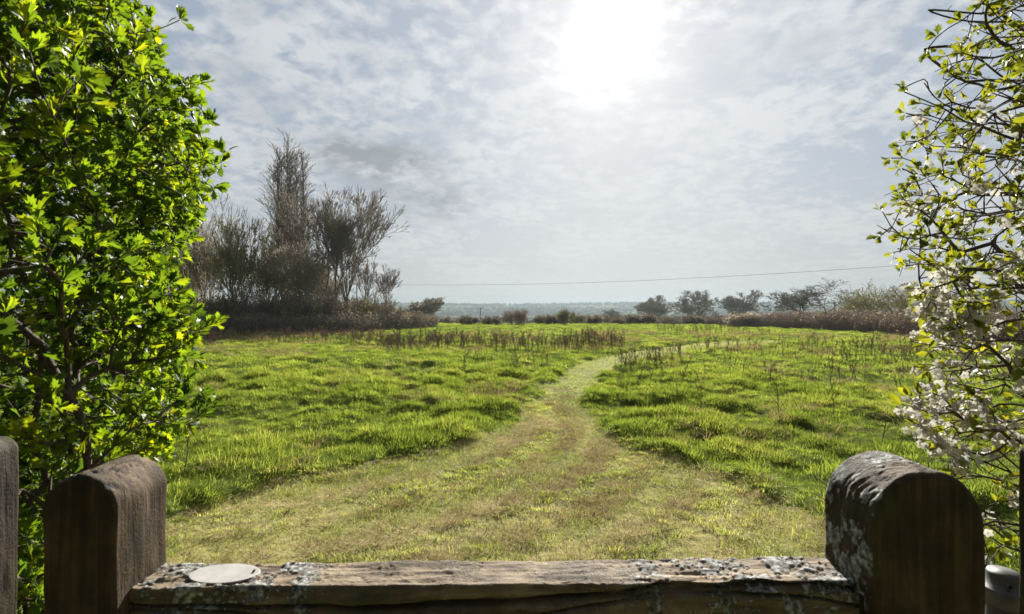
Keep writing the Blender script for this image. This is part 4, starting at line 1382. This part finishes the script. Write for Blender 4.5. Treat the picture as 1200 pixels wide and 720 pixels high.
band(520, 440, 735, 18.5, 25.5)
band(420, 225, 470, 23, 32)
band(130, 470, 720, 25, 33)
band(110, 705, 800, 12., 17.)
band(190, 790, 1085, 14.5, 24)
band(60, 720, 1080, 8.5, 14)
band(120, 770, 905, 30, 46)
band(60, 1060, 1190, 14, 26)
band(30, 540, 690, 12, 18)
cand.sort(key=lambda c: c[1] / c[2])
LAB = 'thin brown dead dock stalk standing in the rough meadow grass'
for k, (x, d, s) in enumerate(cand[:292]):
    z = float(ground_h(np.array([x]), np.array([d]))[0])
    o = link('dead_stalk', sm[k % 5], None, (x, d, z - .02))
    o.rotation_euler = (rs_.normal(0, .16), rs_.normal(0, .16), rs_.uniform(0, TAU)); hs_ = rs_.uniform(.5, .95); o.scale = (.95 * s, .95 * s, hs_ * s)
    tag(o, LAB, 'stalk', 'dead dock stalks in the meadow')
mb = MB()
srcs = []
for me in sm:
    v = np.empty(len(me.vertices) * 3); me.vertices.foreach_get('co', v)
    srcs.append((v.reshape(-1, 3), np.array([t_.vertices[:] for t_ in me.polygons if len(t_.vertices) == 3]), np.array([t_.vertices[:] for t_ in me.polygons if len(t_.vertices) == 4])))
rest = np.array(cand[292:])
zz = ground_h(rest[:, 0], rest[:, 1])
for k, (x, d, s) in enumerate(rest):
    v, t, q = srcs[k % 5]
    a = rs_.uniform(0, TAU); c_, s_ = math.cos(a), math.sin(a)
    vv = np.stack([(v[:, 0] * c_ - v[:, 1] * s_) * 1.5, (v[:, 0] * s_ + v[:, 1] * c_) * 1.5, v[:, 2] * .85], -1) * s * (1. if k % 3 else 1.25) + np.array([x, d, zz[k] - .02])
    mb.add(vv, tris=t, quads=q)
tag(link('distant_stalks', mb.mesh('distant_stalks', M['stalk'])), 'brown band of dead stalks across the far part of meadow', 'stalks', kind='stuff')

for px, py, h, sd, lab in ((913, 497, .78, 51, 'twin forked dead stem standing in tussocks left of the lichened stile'),
                           (977, 493, .95, 52, 'tall crooked dead stem between forked stem and blossoming bush'),
                           (1032, 527, .42, 53, 'short dark twiggy sapling just above the lichened stile'),
                           (216, 566, .55, 54, 'pale dry weed stem beside the narrow left stile'),
                           (1010, 470, .6, 55, 'thin bare stem right of the tall crooked dead stem')):
    x, d = G_(px, py + 6)
    z = float(ground_h(np.array([x]), np.array([d]))[0])
    o = link('dead_weed', stalk_mesh(sd, h, 5), None, (x, d, z - .03))
    tag(o, lab, 'weed')

# ------------------------------------------------------------------ far woods
rf = np.random.default_rng(9)
cent = []
for _ in range(150):    # hedgerows between far fields
    d0 = rf.uniform(230, 1450) ; a = math.pi / 2 + rf.uniform(-.95, .95)
    c = np.array([d0 * math.cos(a), d0 * math.sin(a)]); th = rf.normal(0, .35) + (math.pi / 2 if rf.uniform() < .25 else 0)
    L = rf.uniform(60, 300)
    for k in range(int(L / 5)):
        q = c + np.array([math.cos(th), math.sin(th)]) * (k * 5 - L / 2) + rf.normal(0, 1.2, 2)
        if rf.uniform() < .7: cent.append((*q, rf.uniform(1.5, 5)))
for _ in range(26):     # woods, mostly on the hill tops
    d0 = rf.uniform(800, 1600); a = math.pi / 2 + rf.uniform(-.9, .9)
    for k in range(120):
        cent.append((d0 * math.cos(a) + rf.normal(0, 120), d0 * math.sin(a) + rf.normal(0, 28), rf.uniform(4, 7)))
for _ in range(420):    # the skyline wood
    a = math.pi / 2 + rf.uniform(-.95, .95); d0 = rf.normal(1590, 30)
    cent.append((d0 * math.cos(a), d0 * math.sin(a), rf.uniform(2.5, 5)))
cent = np.array(cent)
dd_ = np.hypot(cent[:, 0], cent[:, 1]); cent = cent[dd_ > 210]
zz = base_h(cent[:, 0], cent[:, 1])
k = 36
n_ = len(cent)
u = unit(rf.normal(0, 1, (n_, k, 3))) * rf.uniform(.3, 1, (n_, k, 1)) ** .5
pos = np.stack([cent[:, None, 0] + u[..., 0] * cent[:, None, 2] * .62, cent[:, None, 1] + u[..., 1] * cent[:, None, 2] * .62, zz[:, None] + cent[:, None, 2] * (.5 + .5 * u[..., 2])], -1).reshape(-1, 3)
tv = np.array([(-.5, -.4, 0), (.5, -.3, .1), (.1, .6, 0), (-.4, .4, .15)]); tf = np.array([(0, 1, 2), (0, 2, 3)])
mb = MB(); stamp(mb, tv, tf, pos, frames(unit(rf.normal(0, 1, pos.shape)), rf.uniform(0, TAU, len(pos))), np.repeat(cent[:, 2], k) * rf.uniform(.25, .55, n_ * k))
tag(link('distant_woods', mb.mesh('distant_woods', M['farwood'], False)), 'hazy woods and hedgerows on the far hills', 'woods', kind='stuff')

# ------------------------------------------------------------------ poles and wires
def pole(px, d, ztop, label, arm=True):
    x = (px - 600) / F * d
    z0 = float(base_h(np.array([x]), np.array([d]))[0]) - .3
    e = empty('utility_pole', (x, d, z0)); h = ztop - z0
    mb = MB(); lathe(mb, [(.17, 0), (.13, h * .6), (.11, h), (.0, h + .02)], 0, 0, 10); link('post', mb.mesh('post', M['pole']), e)
    if arm:
        mb = MB(); tubes(mb, [(-.9, -.16, h - .3)], [(.9, -.16, h - .3)], .07, .07, 4); link('crossarm', mb.mesh('crossarm', M['pole']), e)
    tag(e, label, 'pole', 'utility poles beyond the field')
    return x, d, ztop


def wire(pts, r, label):
    mb = MB()
    P_ = []
    for (a, b, sag) in pts:
        a, b = np.array(a), np.array(b)
        for k in range(25):
            t = k / 24; q = a + (b - a) * t; q[2] -= sag * 4 * t * (1 - t); P_.append(q)
    P_ = np.array(P_)
    tubes(mb, P_[:-1], P_[1:], r, r, 5, ext=.5)
    return tag(link('overhead_wire', mb.mesh('overhead_wire', M['wire'])), label, 'wire')


pA = pole(563, 150, W(563, 361, 150)[2], 'thin pole with crossarm above low bushes at field end')
pB = pole(867, 128, W(867, 351, 128)[2], 'dark pole in front of the rightmost oak behind the reeds', False)
pC = pole(903, 175, W(903, 360, 175)[2], 'short far pole left of the wide low bare tree', False)
pD = pole(978, 110, W(978, 354, 110)[2], 'dark pole beside right limb of the wide low bare tree', False)
pE = pole(418, 118, W(418, 331.5, 118)[2], 'pole hidden in the copse carrying the long wire')
pF = pole(1215, 62, W(1215, 297, 62)[2], 'pole behind the blossoming bush carrying the long wire')
wire([(np.array(pE) + [0, -.16, -.2], np.array(pF) + [0, -.16, -.2], 1.55)], .022, 'long sagging wire crossing the sky above the field')
pG = pole(1290, 90, W(1290, 338, 90)[2], 'pole beyond right edge carrying the lower wire', False)
wire([(np.array(pB) + [0, -.1, -.1], np.array(pD) + [0, -.1, -.1], .5), (np.array(pD) + [0, -.1, -.1], np.array(pG) + [0, -.1, -.1], .8)], .016, 'lower faint wire strung between the poles right of the oaks')

# ------------------------------------------------------------------ air, sky, sun, camera
SUN_AZ = math.atan2(118, 600); SUN_EL = math.radians(28.6)
sdir = np.array([math.sin(SUN_AZ) * math.cos(SUN_EL), math.cos(SUN_AZ) * math.cos(SUN_EL), math.sin(SUN_EL)])

mb = MB()
b0, b1 = np.array([-2350., -2350., -26.]), np.array([2350., 2350., 52.])
v = [[(b0, b1)[i][0], (b0, b1)[j][1], (b0, b1)[k][2]] for i in (0, 1) for j in (0, 1) for k in (0, 1)]
mb.add(v, quads=[(0, 1, 3, 2), (4, 6, 7, 5), (0, 4, 5, 1), (2, 3, 7, 6), (0, 2, 6, 4), (1, 5, 7, 3)])
m, nt, out = new_mat('haze')
pv = N(nt, 'ShaderNodeVolumePrincipled'); pv.inputs['Density'].default_value = 6.2e-4
pv.inputs['Color'].default_value = (.150, .182, .205, 1); pv.inputs['Anisotropy'].default_value = .5
nt.links.new(pv.outputs[0], out.inputs['Volume'])
hz = link('haze', mb.mesh('haze', m, False)); tag(hz, 'pale bluish haze over the far fields and hills', 'haze', kind='stuff')

world = bpy.data.worlds.new('World'); SC.world = world; world.use_nodes = True
nt = world.node_tree; nt.nodes.clear()
out = N(nt, 'ShaderNodeOutputWorld'); bg = N(nt, 'ShaderNodeBackground'); bg.inputs['Strength'].default_value = .1
sky = N(nt, 'ShaderNodeTexSky', sky_type='NISHITA', sun_disc=False)
sky.sun_elevation = SUN_EL; sky.sun_rotation = SUN_AZ
sky.air_density = 1.; sky.dust_density = 1.5; sky.ozone_density = 1.
tc = N(nt, 'ShaderNodeTexCoord'); vn = N(nt, 'ShaderNodeVectorMath', operation='NORMALIZE'); nt.links.new(tc.outputs['Generated'], vn.inputs[0])
sep = N(nt, 'ShaderNodeSeparateXYZ'); nt.links.new(vn.outputs[0], sep.inputs[0])
zpos = math_n(nt, 'MAXIMUM', sep.outputs[2], 0.)
den = math_n(nt, 'ADD', zpos, .20)
cmb = N(nt, 'ShaderNodeCombineXYZ')
nt.links.new(math_n(nt, 'DIVIDE', sep.outputs[0], den), cmb.inputs[0]); nt.links.new(math_n(nt, 'DIVIDE', sep.outputs[1], den), cmb.inputs[1])
cp = cmb.outputs[0]
dt = N(nt, 'ShaderNodeVectorMath', operation='DOT_PRODUCT'); nt.links.new(vn.outputs[0], dt.inputs[0]); dt.inputs[1].default_value = sdir
ang_ = math_n(nt, 'ARCCOSINE', math_n(nt, 'MINIMUM', dt.outputs['Value'], .99999))
big = noise(nt, cp, 1.9, 5, .55, .2)
fine = noise(nt, cp, 13., 7, .58, .25)
cov = math_n(nt, 'MULTIPLY_ADD', big, .55, math_n(nt, 'MULTIPLY', fine, .58))
mask = ramp(nt, cov, [(.50, (0, 0, 0)), (.555, (.4, .4, .4)), (.63, (1, 1, 1))])
thick_ = ramp(nt, noise(nt, cp, 2.3, 5, .6, .5), [(.52, (1, 1, 1)), (.70, (.66, .69, .73))])
# clouds scatter the sun forward: brighter round it
g1 = math_n(nt, 'MULTIPLY', math_n(nt, 'EXPONENT', math_n(nt, 'MULTIPLY', math_n(nt, 'POWER', math_n(nt, 'DIVIDE', ang_, .040), 1.05), -1.)), 6.)
g2 = math_n(nt, 'MULTIPLY', math_n(nt, 'EXPONENT', math_n(nt, 'DIVIDE', ang_, -.22)), .85)
glow = math_n(nt, 'ADD', g1, g2)
SKYB, CLB = (.96, 1.15, 1.42), (2.16, 2.21, 2.26)
air = mixc(nt, .05, SKYB, sky.outputs[0])
cl = mixc(nt, 1., CLB, thick_, 'MULTIPLY')
# a greyer bank of thicker cloud low in the north-west of the view
bank = None
for px_b, py_b, wid_, amp in ((450, 192, .10, 1.3), (508, 238, .075, 1.0), (385, 172, .06, .7)):
    bd = unit(np.array([[(px_b - 600) / F, 1., (366 - py_b) / F]]))[0]
    df = N(nt, 'ShaderNodeVectorMath', operation='SUBTRACT'); nt.links.new(vn.outputs[0], df.inputs[0]); df.inputs[1].default_value = bd
    sc_ = N(nt, 'ShaderNodeVectorMath', operation='MULTIPLY'); nt.links.new(df.outputs[0], sc_.inputs[0]); sc_.inputs[1].default_value = (1, 1, 2.6)
    ln2 = N(nt, 'ShaderNodeVectorMath', operation='LENGTH'); nt.links.new(sc_.outputs[0], ln2.inputs[0])
    gq = math_n(nt, 'MULTIPLY', math_n(nt, 'EXPONENT', math_n(nt, 'MULTIPLY', math_n(nt, 'POWER', math_n(nt, 'DIVIDE', ln2.outputs['Value'], wid_), 2.), -1.)), amp)
    bank = gq if bank is None else math_n(nt, 'ADD', bank, gq)
bank = math_n(nt, 'MULTIPLY', bank, math_n(nt, 'MULTIPLY_ADD', noise(nt, cp, 6., 7, .62, .2), 5., -1.75, clamp=True), clamp=True)
c = mixc(nt, math_n(nt, 'MULTIPLY', mask, .8), air, cl)
c = mixc(nt, bank, c, (.86, .96, 1.06))
hzf = math_n(nt, 'EXPONENT', math_n(nt, 'MULTIPLY', zpos, -7.))
c = mixc(nt, math_n(nt, 'MULTIPLY', hzf, .92), c, (1.95, 1.95, 1.92))
gl = N(nt, 'ShaderNodeVectorMath', operation='SCALE'); gl.inputs[0].default_value = (1., .985, .95)
nt.links.new(math_n(nt, 'MULTIPLY', glow, math_n(nt, 'MULTIPLY_ADD', mask, .75, .42)), gl.inputs['Scale'])
ad = N(nt, 'ShaderNodeVectorMath', operation='ADD'); nt.links.new(c, ad.inputs[0]); nt.links.new(gl.outputs[0], ad.inputs[1])
# the sky away from the sun is deeper
mrb = N(nt, 'ShaderNodeMapRange'); mrb.interpolation_type = 'SMOOTHSTEP'
for nm, vv in (('From Min', .9), ('From Max', 1.9), ('To Min', 1.), ('To Max', .22)): mrb.inputs[nm].default_value = vv
nt.links.new(ang_, mrb.inputs['Value'])
bk = N(nt, 'ShaderNodeVectorMath', operation='SCALE'); nt.links.new(ad.outputs[0], bk.inputs[0]); nt.links.new(mrb.outputs[0], bk.inputs['Scale'])
nt.links.new(bk.outputs[0], bg.inputs['Color']); nt.links.new(bg.outputs[0], out.inputs[0])

sl = bpy.data.lights.new('sun', 'SUN'); sl.energy = 5.0; sl.angle = math.radians(.6); sl.color = (1., .95, .86)
so = bpy.data.objects.new('sun', sl); COL.objects.link(so); so.location = (10, 40, 30)
so.rotation_euler = Vector(-sdir).to_track_quat('-Z', 'Y').to_euler()

cam = bpy.data.cameras.new('camera'); co = bpy.data.objects.new('camera', cam); COL.objects.link(co)
cam.sensor_width = 36; cam.lens = 18; cam.clip_start = .02; cam.clip_end = 20000
co.location = (0, 0, CAM_H); co.rotation_euler = (math.radians(90) + math.atan(6 / 600), 0, 0)
cam.dof.use_dof = True; cam.dof.focus_distance = 7.; cam.dof.aperture_fstop = 10.
SC.camera = co

SC.view_settings.view_transform = 'Standard'; SC.view_settings.look = 'None'
SC.view_settings.gamma = 1.; SC.view_settings.exposure = 1.7
try: SC.view_settings.use_curve_mapping = False
except Exception: pass
SC.render.engine = 'CYCLES'
cy = SC.cycles
cy.max_bounces = 8; cy.diffuse_bounces = 3; cy.transmission_bounces = 4; cy.glossy_bounces = 2; cy.volume_bounces = 1; cy.transparent_max_bounces = 4
cy.use_denoising = True
cy.sample_clamp_indirect = 6.
